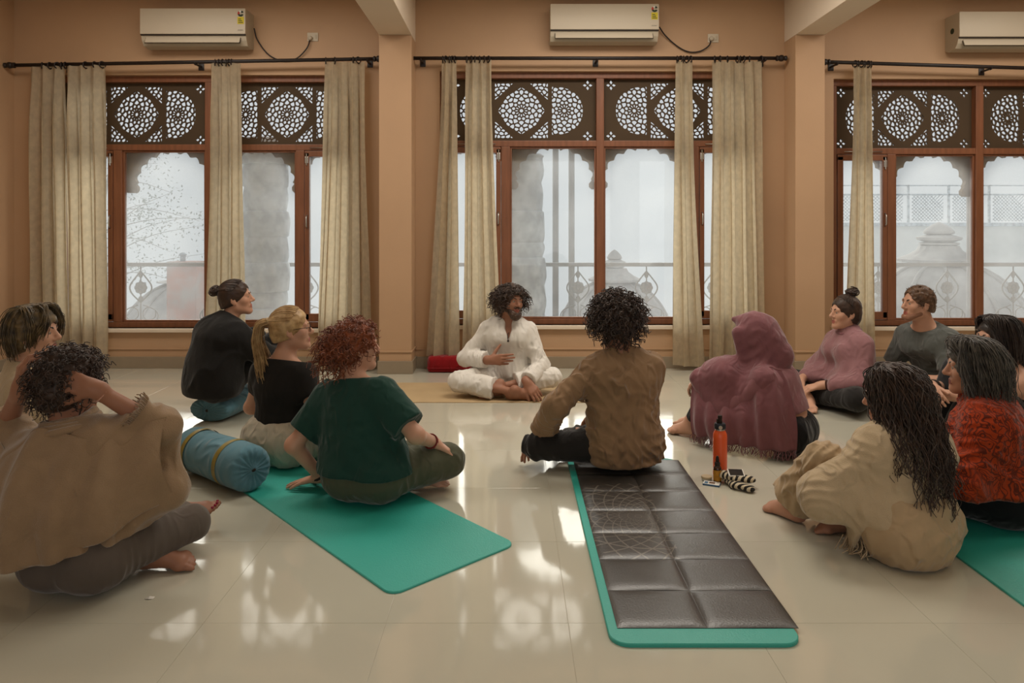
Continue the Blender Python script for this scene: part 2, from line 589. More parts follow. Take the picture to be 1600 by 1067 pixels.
# dusty window glass: mostly clear, the film's veil also stands in for haze
def glass_mat():
    m = bpy.data.materials.new('dusty_glass'); m.use_nodes = True
    nt = m.node_tree; N, L = nt.nodes, nt.links
    N.remove(N['Principled BSDF'])
    tp = N.new('ShaderNodeBsdfTransparent'); tp.inputs[0].default_value = (.97, .985, .98, 1)
    tl = N.new('ShaderNodeBsdfTranslucent'); tl.inputs[0].default_value = (.93, .95, .96, 1)
    gl = N.new('ShaderNodeBsdfGlossy'); gl.inputs['Roughness'].default_value = .02
    tc = N.new('ShaderNodeTexCoord')
    nz = N.new('ShaderNodeTexNoise'); nz.inputs['Scale'].default_value = 2.2; nz.inputs['Detail'].default_value = 6
    L.new(tc.outputs['Object'], nz.inputs['Vector'])
    mr = N.new('ShaderNodeMapRange'); mr.inputs[1].default_value = .3; mr.inputs[2].default_value = .7; mr.inputs[3].default_value = .09; mr.inputs[4].default_value = .19
    L.new(nz.outputs[0], mr.inputs[0])
    m1 = N.new('ShaderNodeMixShader'); L.new(mr.outputs[0], m1.inputs[0]); L.new(tp.outputs[0], m1.inputs[1]); L.new(tl.outputs[0], m1.inputs[2])
    m2 = N.new('ShaderNodeMixShader'); m2.inputs[0].default_value = .035; L.new(m1.outputs[0], m2.inputs[1]); L.new(gl.outputs[0], m2.inputs[2])
    L.new(m2.outputs[0], N['Material Output'].inputs[0])
    return m
M_glass = glass_mat()

FY = WALL + .055                                # face of the window frames
def window(n, W_):
    c, s, zb, zt, h = W_['c'], W_['s'], W_['zb'], W_['zt'], W_['h']
    u = s / WS
    r = empty('window_%d' % n, (c, FY, zb), kind='structure')
    H = zt - zb
    ztr = H - 112 / WS                         # transom centre
    f = MB()
    f.box((-h, 0, 0), (h, .09, .05), .004); f.box((-h, 0, H - .055), (h, .09, H), .004)
    f.box((-h, 0, .05), (-h + .055, .09, H - .055), .004); f.box((h - .055, 0, .05), (h, .09, H - .055), .004)
    f.build('frame', M_wood, r)
    MB().box((-h + .055, .002, ztr - .028), (h - .055, .085, ztr + .028), .005).build('transom', M_wood, r)
    MB().box((-.036, -.004, .05), (.036, .088, H - .055), .006).build('mullion', M_wood, r)
    for sx in (-1, 1):
        xa, xb = 142 * u, 156 * u
        MB().box((sx * xa, 0, .05), (sx * xb, .088, ztr - .028), .005).build('post', M_wood, r)
        # fixed pane with its bead
        bd = MB()
        g0, g1 = .036, 142 * u
        for (a0, b0, a1, b1) in ((g0, .05, g1, .068), (g0, ztr - .046, g1, ztr - .028), (g0, .068, g0 + .016, ztr - .046), (g1 - .016, .068, g1, ztr - .046)):
            bd.box((sx * a0, .02, b0), (sx * a1, .06, b1), .003)
        bd.build('bead', M_wood, r)
        MB().box((sx * g0, .038, .05), (sx * g1, .043, ztr - .028)).build('pane', M_glass, r)
        # hinged casement
        sa = MB()
        c0, c1 = xb + .004, h - .06
        st = .055
        for (a0, b0, a1, b1) in ((c0, .055, c1, .055 + st + .02), (c0, ztr - .033 - st, c1, ztr - .033), (c0, .07, c0 + st * .8, ztr - .05), (c1 - st, .07, c1, ztr - .05)):
            sa.box((sx * a0, -.006, b0), (sx * a1, .05, b1), .005)
        so_ = sa.build('sash', M_wood, r)
        MB().box((sx * (c0 + .02), .02, .1), (sx * (c1 - .02), .025, ztr - .06)).build('pane', M_glass, so_)
        lt = MB()
        lt.tube([(sx * (c0 + .022), -.006, .93), (sx * (c0 + .022), -.03, .95), (sx * (c0 + .022), -.03, 1.03), (sx * (c0 + .022), -.006, 1.05)], .006, 6)
        lt.build('handle', M_steel, so_, True)
        bo = MB()
        bo.tube([(sx * (c0 + .02), -.012, ztr - .17), (sx * (c0 + .02), -.012, ztr - .06)], .006, 6)
        bo.box((sx * (c0 + .005), -.012, ztr - .15), (sx * (c0 + .036), -.005, ztr - .09), .002)
        bo.build('bolt', M_steel, so_)
        MB().tube([(sx * (c0 + .05), -.010, ztr - .006), (sx * (c1 - .06), -.010, ztr - .006)], .004, 6).build('stay_bar', M_steel, r, True)
        jl = obj('jali_panel', JALI, None, r, (sx * 124 * u, .07, (ztr + H - .03) / 2))
        jl.scale = (s * (236 / WS) / 1.40, 1, (H - .05 - ztr) / .61)
        ar = obj('arch_panel', ARCH, None, r, (0, .155, ztr + .01))
        ar.scale = (sx * s, 1, 1)
    return r
for k, W_ in enumerate(WIN): window(k + 1, W_)

# ------------------------------------------------------------------ balcony and what lies beyond, haze put into the pale colours
M_stone = mat('grey_stone', srgb(204, 212, 218), 0.8, 0.2, var=.35, vscale=7, vcontrast=1.0, bump=.5, bscale=25)  # lightened and blued, outdoor haze put into the stone colour
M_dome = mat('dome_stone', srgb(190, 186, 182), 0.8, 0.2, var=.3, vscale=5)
M_rail = mat('railing_paint', srgb(140, 138, 132), 0.5, 0.3)
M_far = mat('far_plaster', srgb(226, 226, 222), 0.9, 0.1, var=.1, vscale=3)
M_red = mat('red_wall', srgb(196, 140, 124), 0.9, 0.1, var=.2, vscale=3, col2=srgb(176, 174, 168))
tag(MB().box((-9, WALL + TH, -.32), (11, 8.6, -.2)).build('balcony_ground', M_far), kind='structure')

def stone_column(cx, cy, R, seed, label):
    rn = random.Random(seed)
    prof = [(R * 1.3, -.2), (R * 1.3, .05), (R * 1.1, .12)]
    z = .12
    while z < 2.0:
        h_ = rn.uniform(.16, .34)
        b_ = rn.uniform(.9, 1.05); h_ = min(h_, max(.1, 2.22 - z))
        for k in range(5):
            t = k / 4
            prof.append((R * (b_ * (.97 + .06 * math.sin(PI * t) ** .7)), z + h_ * t * .96))
        z += h_
    prof.append((R * .98, z + .02)); prof.append((R * .9, z + .04))
    o = MB().lathe(prof, (0, 0, 0), 28, mod=lambda a, i: 1 + .035 * math.cos(9 * a + i * .9)).build('stone_column', M_stone, None, 'auto', loc=(cx, cy, 0))
    return tag(o, label, 'column')
stone_column((415 - 800) * 7.6 / FPX, 7.6, .245, 2, 'carved grey stone column outside the left window')
stone_column((812 - 800) * 7.6 / FPX, 7.6, .265, 5, 'carved grey stone column outside the middle window')

# railing with wrought medallions
RY = 8.15
rail = empty('balcony_railing', (0, RY, -.2), 'wrought iron balcony railing with flower medallions outside the windows', 'railing')
ztop = 1.3 - 57 * RY / FPX + .2
MB().box((-8, -.02, ztop - .025), (9, .02, ztop + .02), .006).build('top_rail', M_rail, rail)
MB().box((-8, -.015, .1), (9, .015, .13), .004).build('bottom_rail', M_rail, rail)
md = MB()
def circ(cx, cz, r, a0, a1, n=14, y=0): return [(cx + r * math.cos(a0 + (a1 - a0) * k / (n - 1)), y, cz + r * math.sin(a0 + (a1 - a0) * k / (n - 1))) for k in range(n)]
md.tube([(0, 0, ztop - .02), (0, 0, .12)], .008, 6)
zc = ztop - .27
for sx in (-1, 1):
    md.tube(spline([(0, 0, zc + .19), (sx * .05, 0, zc + .13), (sx * .125, 0, zc + .02), (sx * .10, 0, zc - .07), (0, 0, zc - .17)], 16), .009, 6)
    md.tube(circ(sx * .10, zc - .30, .075, PI / 2 - sx * PI / 2 + sx * .4, PI / 2 - sx * PI / 2 - sx * 4.9, 18), .007, 6)
    md.tube(spline([(sx * .03, 0, zc - .20), (sx * .17, 0, zc - .26), (sx * .19, 0, zc - .37), (0, 0, zc - .55)], 14), .007, 6)
for k in range(8):
    a = k * PI / 4
    md.sphere((.045 * math.cos(a), 0, zc + .045 * math.sin(a)), (.032, .012, .032), 8, 6)
md.sphere((0, 0, zc), (.03, .02, .03), 8, 6)
md.sphere((0, 0, zc + .15), (.025, .012, .04), 8, 6); md.sphere((0, 0, zc - .13), (.03, .012, .035), 8, 6)
mo = md.build('medallion', M_rail, rail, True)
for k, px in enumerate((100, 220, 340, 480, 655, 778, 903, 1010, 1115, 1262, 1372, 1480, 1583, 1690)):
    m_ = mo if k == 0 else mo.copy()
    if k: COL.objects.link(m_)
    m_.location = ((px - 800) * RY / FPX, 0, 0)
for px in (868, 893):
    p = at(px, 400, 9.4)
    tag(MB().tube([(0, 0, -.5), (0, 0, 2.45)], .042, 10).build('scaffold_pole', M_rail, None, True, loc=(p.x, p.y, 0)),
        'straight grey scaffolding pole beyond the middle window, ' + ('left of the pair' if px == 868 else 'right of the pair'), 'pole', 'scaffolding poles')
p = at(1515, 400, 9.0)
tag(MB().tube([(0, 0, -.5), (0, 0, 2.40)], .036, 10).build('balcony_pole', M_dome, None, True, loc=(p.x, p.y, 0)), 'thin brownish pole outside the right window beside the large dome', 'pole')

def dome(px, ytop, yspring, Y, R, label, fin=1.0):
    sc = FPX / Y
    top = at(px, ytop, Y).z
    ap = at(px, yspring, Y).z                 # where the dome skin meets the lotus neck
    root = empty('chhatri_dome', ((px - 800) / sc, Y, 0), label, 'dome')
    prof = []
    Hd = R * 1.05
    for k in range(15):
        a = PI / 2 * k / 14
        prof.append((max(R * math.cos(a) ** .86, R * .16) if k < 14 else R * .15, ap - Hd + Hd * math.sin(a) ** 1.1))
    prof = [(R * 1.12, ap - Hd - .25), (R * 1.12, ap - Hd - .08), (R * 1.02, ap - Hd)] + prof
    MB().lathe(prof, n=40).build('shell', M_dome, root, 'auto')
    for k in range(12):
        a = 2 * PI * (k + .25) / 12
        pts = [(q[0] * 1.005 * math.cos(a), q[0] * 1.005 * math.sin(a), q[1]) for q in prof[3:]]
        MB().tube(pts, R * .026, 6).build('rib', M_dome, root, True)
    h = top - ap
    lot = [(R * .40, -.02 * h), (R * .41, .05 * h), (R * .30, .16 * h), (R * .22, .28 * h), (R * .19, .40 * h)]
    MB().lathe([(r, ap + z) for r, z in lot], n=48, mod=lambda a, i: 1 + .09 * abs(math.cos(9 * a))).build('lotus_neck', M_dome, root, 'auto')
    fi = [(R * .17, .40), (R * .21, .43), (R * .21, .47), (R * .15, .49), (R * .23, .55), (R * .24, .61), (R * .16, .66), (R * .12, .68), (R * .16, .71), (R * .16, .76), (R * .13, .84), (R * .07, .94), (R * .01, 1.0)]
    MB().lathe([(r * fin, ap + z * h) for r, z in fi], n=20).build('finial', M_dome, root, 'auto')
    MB().box((-R * 1.1, -R * 1.1, -3), (R * 1.1, R * 1.1, ap - Hd - .2), .03).build('base', M_dome, root)
    return root
dome(1467, 347, 408, 12.0, 1.45, 'large ribbed stone dome with lotus finial outside the right window')
dome(960, 390, 438, 15.0, 1.25, 'ribbed stone dome behind the curly head, outside the middle window', .8)
dome(296, 424, 440, 15.0, 1.42, 'dark ribbed dome behind the red wall outside the left window', .8)
q = at(291, 460, 13.0)
rw = empty('red_wall_block', (q.x, q.y, 0))
zb_ = 1.3 - 52 * 13 / FPX
MB().box((-.27, -.2, -2.5), (.27, .2, zb_), .02).build('block', M_red, rw)
MB().lathe([(.05, 0), (.05, .10), (.07, .11), (.07, .13), (.03, .16)], (-.06, 0, zb_), 12).build('post', M_stone, rw, 'auto')
tag(rw, 'faded red plastered wall block outside the left window', 'wall block')
# far terrace with lattice fence
far = empty('terrace_building', (0, 30, 0), 'pale hazy terrace building far beyond the right window', 'building')
zt_ = at(1500, 348, 30).z
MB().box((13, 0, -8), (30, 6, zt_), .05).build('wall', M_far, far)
MB().box((12.8, -.2, zt_ - .15), (30, 0, zt_), .03).build('ledge', M_stone, far)
zf = at(1500, 288, 30).z
MB().box((13, .4, zf - .05), (30, .5, zf), .01).build('fence_rail', M_stone, far)
MB().box((13, .4, zf - .45), (30, .5, zf - .38), .01).build('fence_rail', M_stone, far)
lat = None
for k in range(9):
    xx = 13.6 + k * 1.75
    MB().box((xx, .4, zt_), (xx + .07, .5, zf), .01).build('fence_post', M_stone, far)
    if lat is None:
        lm = MB()
        for i in range(-8, 14):
            for sg in (-1, 1):
                a0 = Vector((.15 + i * .15, 0, 0)); b0 = a0 + Vector((sg * 1.1, 0, 1.1))
                ts = [t for t in (0, 1)]
                lo_, hi_ = 0.0, 1.0
                dx = sg * 1.1
                for bound, sign in ((.2, 1), (1.55, -1)):
                    tt = (bound - a0.x) / dx
                    if (dx > 0) == (sign > 0): lo_ = max(lo_, tt)
                    else: hi_ = min(hi_, tt)
                if hi_ - lo_ > .05:
                    lm.tube([a0.lerp(b0, lo_), a0.lerp(b0, hi_)], .018, 4)
        lat = lm.build('lattice', M_stone, far); lat['kind'] = 'stuff'
        lat.location = (xx, .45, zt_ + .08)
    else:
        c_ = lat.copy(); COL.objects.link(c_); c_.location = (xx, .45, zt_ + .08)

# thin hazy tree outside the left window
def tree():
    M_leaf = mat('pale_leaf', srgb(186, 192, 186), .8, .1, var=.3, vscale=3)  # leaf and bark paled, haze put into their colours
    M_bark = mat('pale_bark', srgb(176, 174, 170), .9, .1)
    base = at(150, 420, 19)
    r = empty('hazy_tree', (base.x, base.y, -4), 'thin leafy tree in the haze outside the left window', 'tree')
    rn = random.Random(11)
    br = MB(); lf = MB()
    br.tube(spline([(0, 0, 0), (.2, 0, 2.5), (.1, 0, 5), (.5, 0, 7.6)], 14), [.10 - .006 * k for k in range(14)], 7)
    for k in range(26):
        z0 = rn.uniform(3.6, 7.2)
        a = rn.uniform(-.8, .8)
        L_ = rn.uniform(1.2, 3.0)
        p0 = Vector((.2, 0, z0)); dr = Vector((math.cos(a) * (1 if rn.random() < .75 else -1), math.sin(a) * .7, rn.uniform(-.25, .55)))
        pts = spline([p0, p0 + dr * L_ * .5 + Vector((0, 0, .1)), p0 + dr * L_ + Vector((0, 0, -.15))], 7)
        br.tube(pts, [.016, .014, .012, .010, .008, .006, .004], 5)
        for j in range(90):
            p = pts[rn.randint(2, 6)] + Vector((rn.gauss(0, .22), rn.gauss(0, .2), rn.gauss(0, .2)))
            R_ = Matrix.Rotation(rn.uniform(0, 6.3), 3, (rn.random(), rn.random(), rn.random() + .1))
            s_ = rn.uniform(.025, .055)
            lf.add([p + R_ @ Vector(v) * s_ for v in ((-1, 0, 0), (0, -.45, .1), (1, 0, 0), (0, .45, .1))], [(0, 1, 2, 3)])
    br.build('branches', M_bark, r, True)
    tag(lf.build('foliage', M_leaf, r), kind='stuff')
tree()
# ================================================================== FIGURE ENGINE (signed-distance bodies and cloth, meshed with surface nets)
V3 = lambda *a: np.array(a, dtype=np.float64)
def nrmz(v): return v / (np.linalg.norm(v) + 1e-12)
RNG = np.random.RandomState(5)
LAT = RNG.rand(32, 32, 32).astype(np.float32)
def vnoise(p, f):
    """smooth value noise, p (n,3)"""
    q = p * f
    i = np.floor(q).astype(np.int32)
    t = (q - i).astype(np.float32)
    t = t * t * (3 - 2 * t)
    i0 = i & 31; i1 = (i + 1) & 31
    x0, y0, z0 = i0.T; x1, y1, z1 = i1.T
    tx, ty, tz = t.T
    L = LAT
    a = (L[x0, y0, z0] * (1 - tx) + L[x1, y0, z0] * tx) * (1 - ty) + (L[x0, y1, z0] * (1 - tx) + L[x1, y1, z0] * tx) * ty
    b = (L[x0, y0, z1] * (1 - tx) + L[x1, y0, z1] * tx) * (1 - ty) + (L[x0, y1, z1] * (1 - tx) + L[x1, y1, z1] * tx) * ty
    return a * (1 - tz) + b * tz
def ridge(p, f):
    return 1 - np.abs(2 * vnoise(p, f) - 1) * 2.2

# primitives are tuples (fn, lo, hi, k); fn maps points (n,3) -> distance
def cap(a, b, ra, rb=None, k=.02, flat=None, ff=1.0):
    a, b = np.asarray(a, float), np.asarray(b, float)
    rb = ra if rb is None else rb
    m = max(ra, rb)
    ab = b - a
    L2 = float(ab @ ab) + 1e-12
    fv = None if flat is None else nrmz(np.asarray(flat, float))
    def fn(p):
        d = p - a
        if fv is not None:
            # widen across fv (ff < 1) or thin it (ff > 1), measured about the segment itself
            t = np.clip((d @ ab) / L2, 0, 1)
            e = d - t[:, None] * ab
            e = e + np.outer((e @ fv) * (ff - 1), fv)
            return (np.sqrt((e * e).sum(1)) - (ra + (rb - ra) * t)) / max(1.0, ff) ** .5
        t = np.clip((d @ ab) / L2, 0, 1)
        e = d - t[:, None] * ab
        return np.sqrt((e * e).sum(1)) - (ra + (rb - ra) * t)
    mm = m / min(1.0, ff) if fv is not None else m
    return (fn, np.minimum(a, b) - mm, np.maximum(a, b) + mm, k)
def cone(a, b, ra, rb=None, k=.02, flat=None, ff=1.0):
    """a capsule whose far end is cut off flat (sleeve ends, hems)"""
    fn0, lo, hi, k = cap(a, b, ra, rb, k, flat, ff)
    b = np.asarray(b, float); d = nrmz(b - np.asarray(a, float))
    return (lambda p: np.maximum(fn0(p), (p - b) @ d), lo, hi, k)
def ell(c, r, k=.02, R=None):
    c, r = np.asarray(c, float), np.asarray(r, float)
    def fn(p):
        d = p - c
        if R is not None: d = d @ R              # columns of R are the local axes
        q = d / r
        l = np.sqrt((q * q).sum(1)) + 1e-9
        g = np.sqrt(((q / r) ** 2).sum(1)) + 1e-9
        return l * (l - 1) / g
    m = r.max()
    ext = np.full(3, m) if R is not None else r
    return (fn, c - ext, c + ext, k)
def tri(a, b, c, r, k=.04):
    a, b, c = [np.asarray(x, float) for x in (a, b, c)]
    ba, cb, ac = b - a, c - b, a - c
    n = np.cross(ba, -ac)
    nn = float(n @ n) + 1e-12
    e1, e2, e3 = np.cross(ba, n), np.cross(cb, n), np.cross(ac, n)
    def seg(p, o, e):
        t = np.clip((p @ e) / float(e @ e), 0, 1)
        q = p - t[:, None] * e
        return (q * q).sum(1)
    def fn(p):
        pa, pb, pc = p - a, p - b, p - c
        ins = (np.sign(pa @ e1) + np.sign(pb @ e2) + np.sign(pc @ e3))
        dl = np.minimum(np.minimum(seg(pa, a, ba), seg(pb, b, cb)), seg(pc, c, ac))
        dp = (pa @ n) ** 2 / nn
        inside = (np.sign(pa @ e1) == np.sign(pb @ e2)) & (np.sign(pb @ e2) == np.sign(pc @ e3))
        return np.sqrt(np.where(inside, dp, dl)) - r
    P = np.stack([a, b, c])
    return (fn, P.min(0) - r, P.max(0) + r, k)
def half(o, n):
    """half space: negative where (p-o).n < 0"""
    o, n = np.asarray(o, float), nrmz(np.asarray(n, float))
    return lambda p: (p - o) @ n

class SDF:
    def __init__(s, h=.006):
        s.h, s.ops, s.cuts, s.disp = h, [], [], []
    def add(s, *prims):
        for p in prims:
            if isinstance(p, list): s.add(*p)
            else: s.ops.append(('u', p))
        return s
    def sub(s, prim, k=.01):
        s.ops.append(('s', prim, k)); return s
    def cut(s, o, n, lo=None, hi=None, k=.006):
        """remove the side n points to (optionally only inside a box)"""
        s.cuts.append((half(o, n), lo, hi, k)); return s
    def floor(s, z=0.0, k=.02):
        return s.cut((0, 0, z), (0, 0, -1), k=k)
    def mesh(s):
        h = s.h
        lo = np.min([o[1][1] for o in s.ops if o[0] == 'u'], 0) - 4 * h - .02
        hi = np.max([o[1][2] for o in s.ops if o[0] == 'u'], 0) + 4 * h + .02
        n = np.ceil((hi - lo) / h).astype(int) + 1
        D = np.full(n, .12, np.float32)
        ax = [lo[i] + h * np.arange(n[i]) for i in range(3)]
        for op in s.ops:
            fn, plo, phi, k = op[1]
            kk = op[2] if op[0] == 's' else k
            pad = kk + 3 * h
            i0 = np.clip(np.floor((plo - pad - lo) / h).astype(int), 0, n - 1)
            i1 = np.clip(np.ceil((phi + pad - lo) / h).astype(int) + 1, 1, n)
            if np.any(i1 <= i0): continue
            g = np.meshgrid(*[ax[i][i0[i]:i1[i]] for i in range(3)], indexing='ij')
            p = np.stack([x.ravel() for x in g], 1)
            d = fn(p).astype(np.float32).reshape(g[0].shape)
            sl = tuple(slice(i0[i], i1[i]) for i in range(3))
            A = D[sl]
            if op[0] == 'u':
                t = np.clip(.5 + .5 * (A - d) / kk, 0, 1)
                D[sl] = A * (1 - t) + d * t - kk * t * (1 - t)
            else:
                d = -d
                t = np.clip(.5 - .5 * (A - d) / kk, 0, 1)
                D[sl] = A * (1 - t) + d * t + kk * t * (1 - t)
        if s.disp:
            m = np.abs(D) < .035
            idx = np.argwhere(m)
            p = lo + idx * h
            v = D[m]
            for f in s.disp: v = v - f(p).astype(np.float32)
            D[m] = v
        for fn, blo, bhi, k in s.cuts:
            i0, i1 = np.zeros(3, int), n.copy()
            if blo is not None:
                i0 = np.clip(np.floor((np.asarray(blo) - lo) / h).astype(int), 0, n)
                i1 = np.clip(np.ceil((np.asarray(bhi) - lo) / h).astype(int), 0, n)
                if np.any(i1 <= i0): continue
            sl = tuple(slice(i0[i], i1[i]) for i in range(3))
            g = np.meshgrid(*[ax[i][i0[i]:i1[i]] for i in range(3)], indexing='ij')
            p = np.stack([x.ravel() for x in g], 1)
            d = fn(p).astype(np.float32).reshape(g[0].shape)
            A = D[sl]
            t = np.clip(.5 - .5 * (A - d) / k, 0, 1)
            D[sl] = A * (1 - t) + d * t + k * t * (1 - t)
        return surface_nets(D, lo, h)

def surface_nets(D, lo, h):
    n = D.shape
    S = D < 0
    c = np.zeros((n[0] - 1, n[1] - 1, n[2] - 1), np.uint8)
    for dx in (0, 1):
        for dy in (0, 1):
            for dz in (0, 1):
                c += S[dx:n[0] - 1 + dx, dy:n[1] - 1 + dy, dz:n[2] - 1 + dz]
    act = (c > 0) & (c < 8)
    ids = -np.ones(act.shape, np.int32)
    cells = np.argwhere(act)
    ids[act] = np.arange(len(cells))
    acc = np.zeros((len(cells), 3)); cnt = np.zeros(len(cells))
    corners = [(0, 0, 0), (1, 0, 0), (0, 1, 0), (1, 1, 0), (0, 0, 1), (1, 0, 1), (0, 1, 1), (1, 1, 1)]
    vals = [D[cells[:, 0] + a, cells[:, 1] + b, cells[:, 2] + d_] for a, b, d_ in corners]
    for i in range(8):
        for j in range(i + 1, 8):
            df = np.abs(np.array(corners[i]) - np.array(corners[j]))
            if df.sum() != 1: continue
            a, b = vals[i], vals[j]
            m = (a < 0) != (b < 0)
            t = np.where(m, a / (a - b + 1e-20), 0)
            pt = np.array(corners[i]) + t[:, None] * (np.array(corners[j]) - np.array(corners[i]))
            acc[m] += pt[m]; cnt[m] += 1
    V = lo + h * (cells + acc / cnt[:, None])
    quads = []
    for axis in range(3):
        sl0 = [slice(None)] * 3; sl1 = [slice(None)] * 3
        sl0[axis] = slice(0, n[axis] - 1); sl1[axis] = slice(1, n[axis])
        a, b = S[tuple(sl0)], S[tuple(sl1)]
        o = [x for x in range(3) if x != axis]
        e = np.argwhere(a != b)
        ok = np.all([(e[:, q] > 0) & (e[:, q] < n[q] - 1) for q in o], 0)
        e = e[ok]
        fl_ = a[tuple(e.T)]
        def cell(d1, d2):
            q = e.copy(); q[:, o[0]] -= d1; q[:, o[1]] -= d2
            return ids[tuple(q.T)]
        q = np.stack([cell(1, 1), cell(0, 1), cell(0, 0), cell(1, 0)], 1)
        flip = fl_ if axis != 1 else ~fl_
        q[~flip] = q[~flip][:, ::-1]
        quads.append(q)
    Q = np.concatenate(quads)
    Q = Q[(Q >= 0).all(1)]
    return V, Q

def np_mesh(name, V, Q, mats, mi=None, smooth=True):
    me = bpy.data.meshes.new(name)
    me.vertices.add(len(V)); me.vertices.foreach_set('co', np.asarray(V, np.float32).ravel())
    k = Q.shape[1]
    me.loops.add(Q.size); me.loops.foreach_set('vertex_index', Q.astype(np.int32).ravel())
    me.polygons.add(len(Q)); me.polygons.foreach_set('loop_start', np.arange(0, Q.size, k, dtype=np.int32))
    me.update(calc_edges=True)
    for m in (mats if isinstance(mats, (list, tuple)) else [mats]): me.materials.append(m)
    if mi is not None: me.polygons.foreach_set('material_index', mi.astype(np.int32))
    if smooth: me.polygons.foreach_set('use_smooth', np.ones(len(Q), bool))
    me.validate()
    return me

def sdf_obj(name, sdf, mats, parent, mi_fn=None, keep=.42):
    V, Q = sdf.mesh()
    a, b, c = V[Q[:, 0]], V[Q[:, 1]], V[Q[:, 2]]
    if np.einsum('ij,ij->i', a, np.cross(b, c)).sum() < 0: Q = Q[:, ::-1]
    mi = None
    if mi_fn is not None:
        C = V[Q].mean(1)
        mi = mi_fn(C)
    me = np_mesh(name, V, Q, mats, mi)
    o = bpy.data.objects.new(name, me)
    COL.objects.link(o)
    if keep < 1:
        md = o.modifiers.new('thin', 'DECIMATE'); md.ratio = keep
        dg = bpy.context.evaluated_depsgraph_get()
        m2 = bpy.data.meshes.new_from_object(o.evaluated_get(dg), depsgraph=dg)
        o.modifiers.clear(); o.data = m2; bpy.data.meshes.remove(me)
        m2.polygons.foreach_set('use_smooth', np.ones(len(m2.polygons), bool))
    o.parent = parent
    return o

def tubes_mesh(curves, n=3):
    """many thin tubes at once: curves = list of (pts (k,3) array, r array or scalar); returns V, Q"""
    Vs, Qs, base = [], [], 0
    for pts, r in curves:
        pts = np.asarray(pts, float); k = len(pts)
        t = np.gradient(pts, axis=0); t /= (np.linalg.norm(t, axis=1)[:, None] + 1e-9)
        a = np.where(np.abs(t[:, 2:3]) < .8, np.array([[0, 0, 1.]]), np.array([[1., 0, 0]]))
        u = np.cross(t, a); u /= (np.linalg.norm(u, axis=1)[:, None] + 1e-9)
        for i in range(1, k):
            q = u[i - 1] - t[i] * (u[i - 1] @ t[i]); l = np.linalg.norm(q)
            if l > 1e-6: u[i] = q / l
        v = np.cross(t, u)
        r = np.broadcast_to(np.asarray(r, float), (k,))
        ring = [pts + r[:, None] * (u * math.cos(2 * PI * j / n) + v * math.sin(2 * PI * j / n)) for j in range(n)]
        Vs.append(np.stack(ring, 1).reshape(-1, 3))
        i = np.arange(k - 1)[:, None] * n; j = np.arange(n)[None]; jn = (j + 1) % n
        Qs.append(np.stack([i + j, i + jn, i + n + jn, i + n + j], -1).reshape(-1, 4) + base)
        base += k * n
    return np.concatenate(Vs), np.concatenate(Qs)
def strands_obj(name, curves, m, parent, n=3):
    V, Q = tubes_mesh(curves, n)
    me = np_mesh(name, V, Q, m)
    o = bpy.data.objects.new(name, me); COL.objects.link(o); o.parent = parent
    return o
def cr(pts, n):
    return np.array([tuple(v) for v in spline(pts, n)])

# ------------------------------------------------------------------ body description
def frame(f, up):
    """columns right, forward, up"""
    f = nrmz(np.asarray(f, float)); r = nrmz(np.cross(f, np.asarray(up, float))); u = np.cross(r, f)
    return np.stack([r, f, u], 1)
def ik(a, b, l1, l2, pole):
    a, b = np.asarray(a, float), np.asarray(b, float)
    d = b - a; L = np.linalg.norm(d); Lc = min(L, (l1 + l2) * .999)
    x = (l1 * l1 - l2 * l2 + Lc * Lc) / (2 * Lc)
    hgt = math.sqrt(max(l1 * l1 - x * x, 0))
    u = d / (L + 1e-9); pl = np.asarray(pole, float); pl = nrmz(pl - u * (pl @ u))
    return a + u * x + pl * hgt

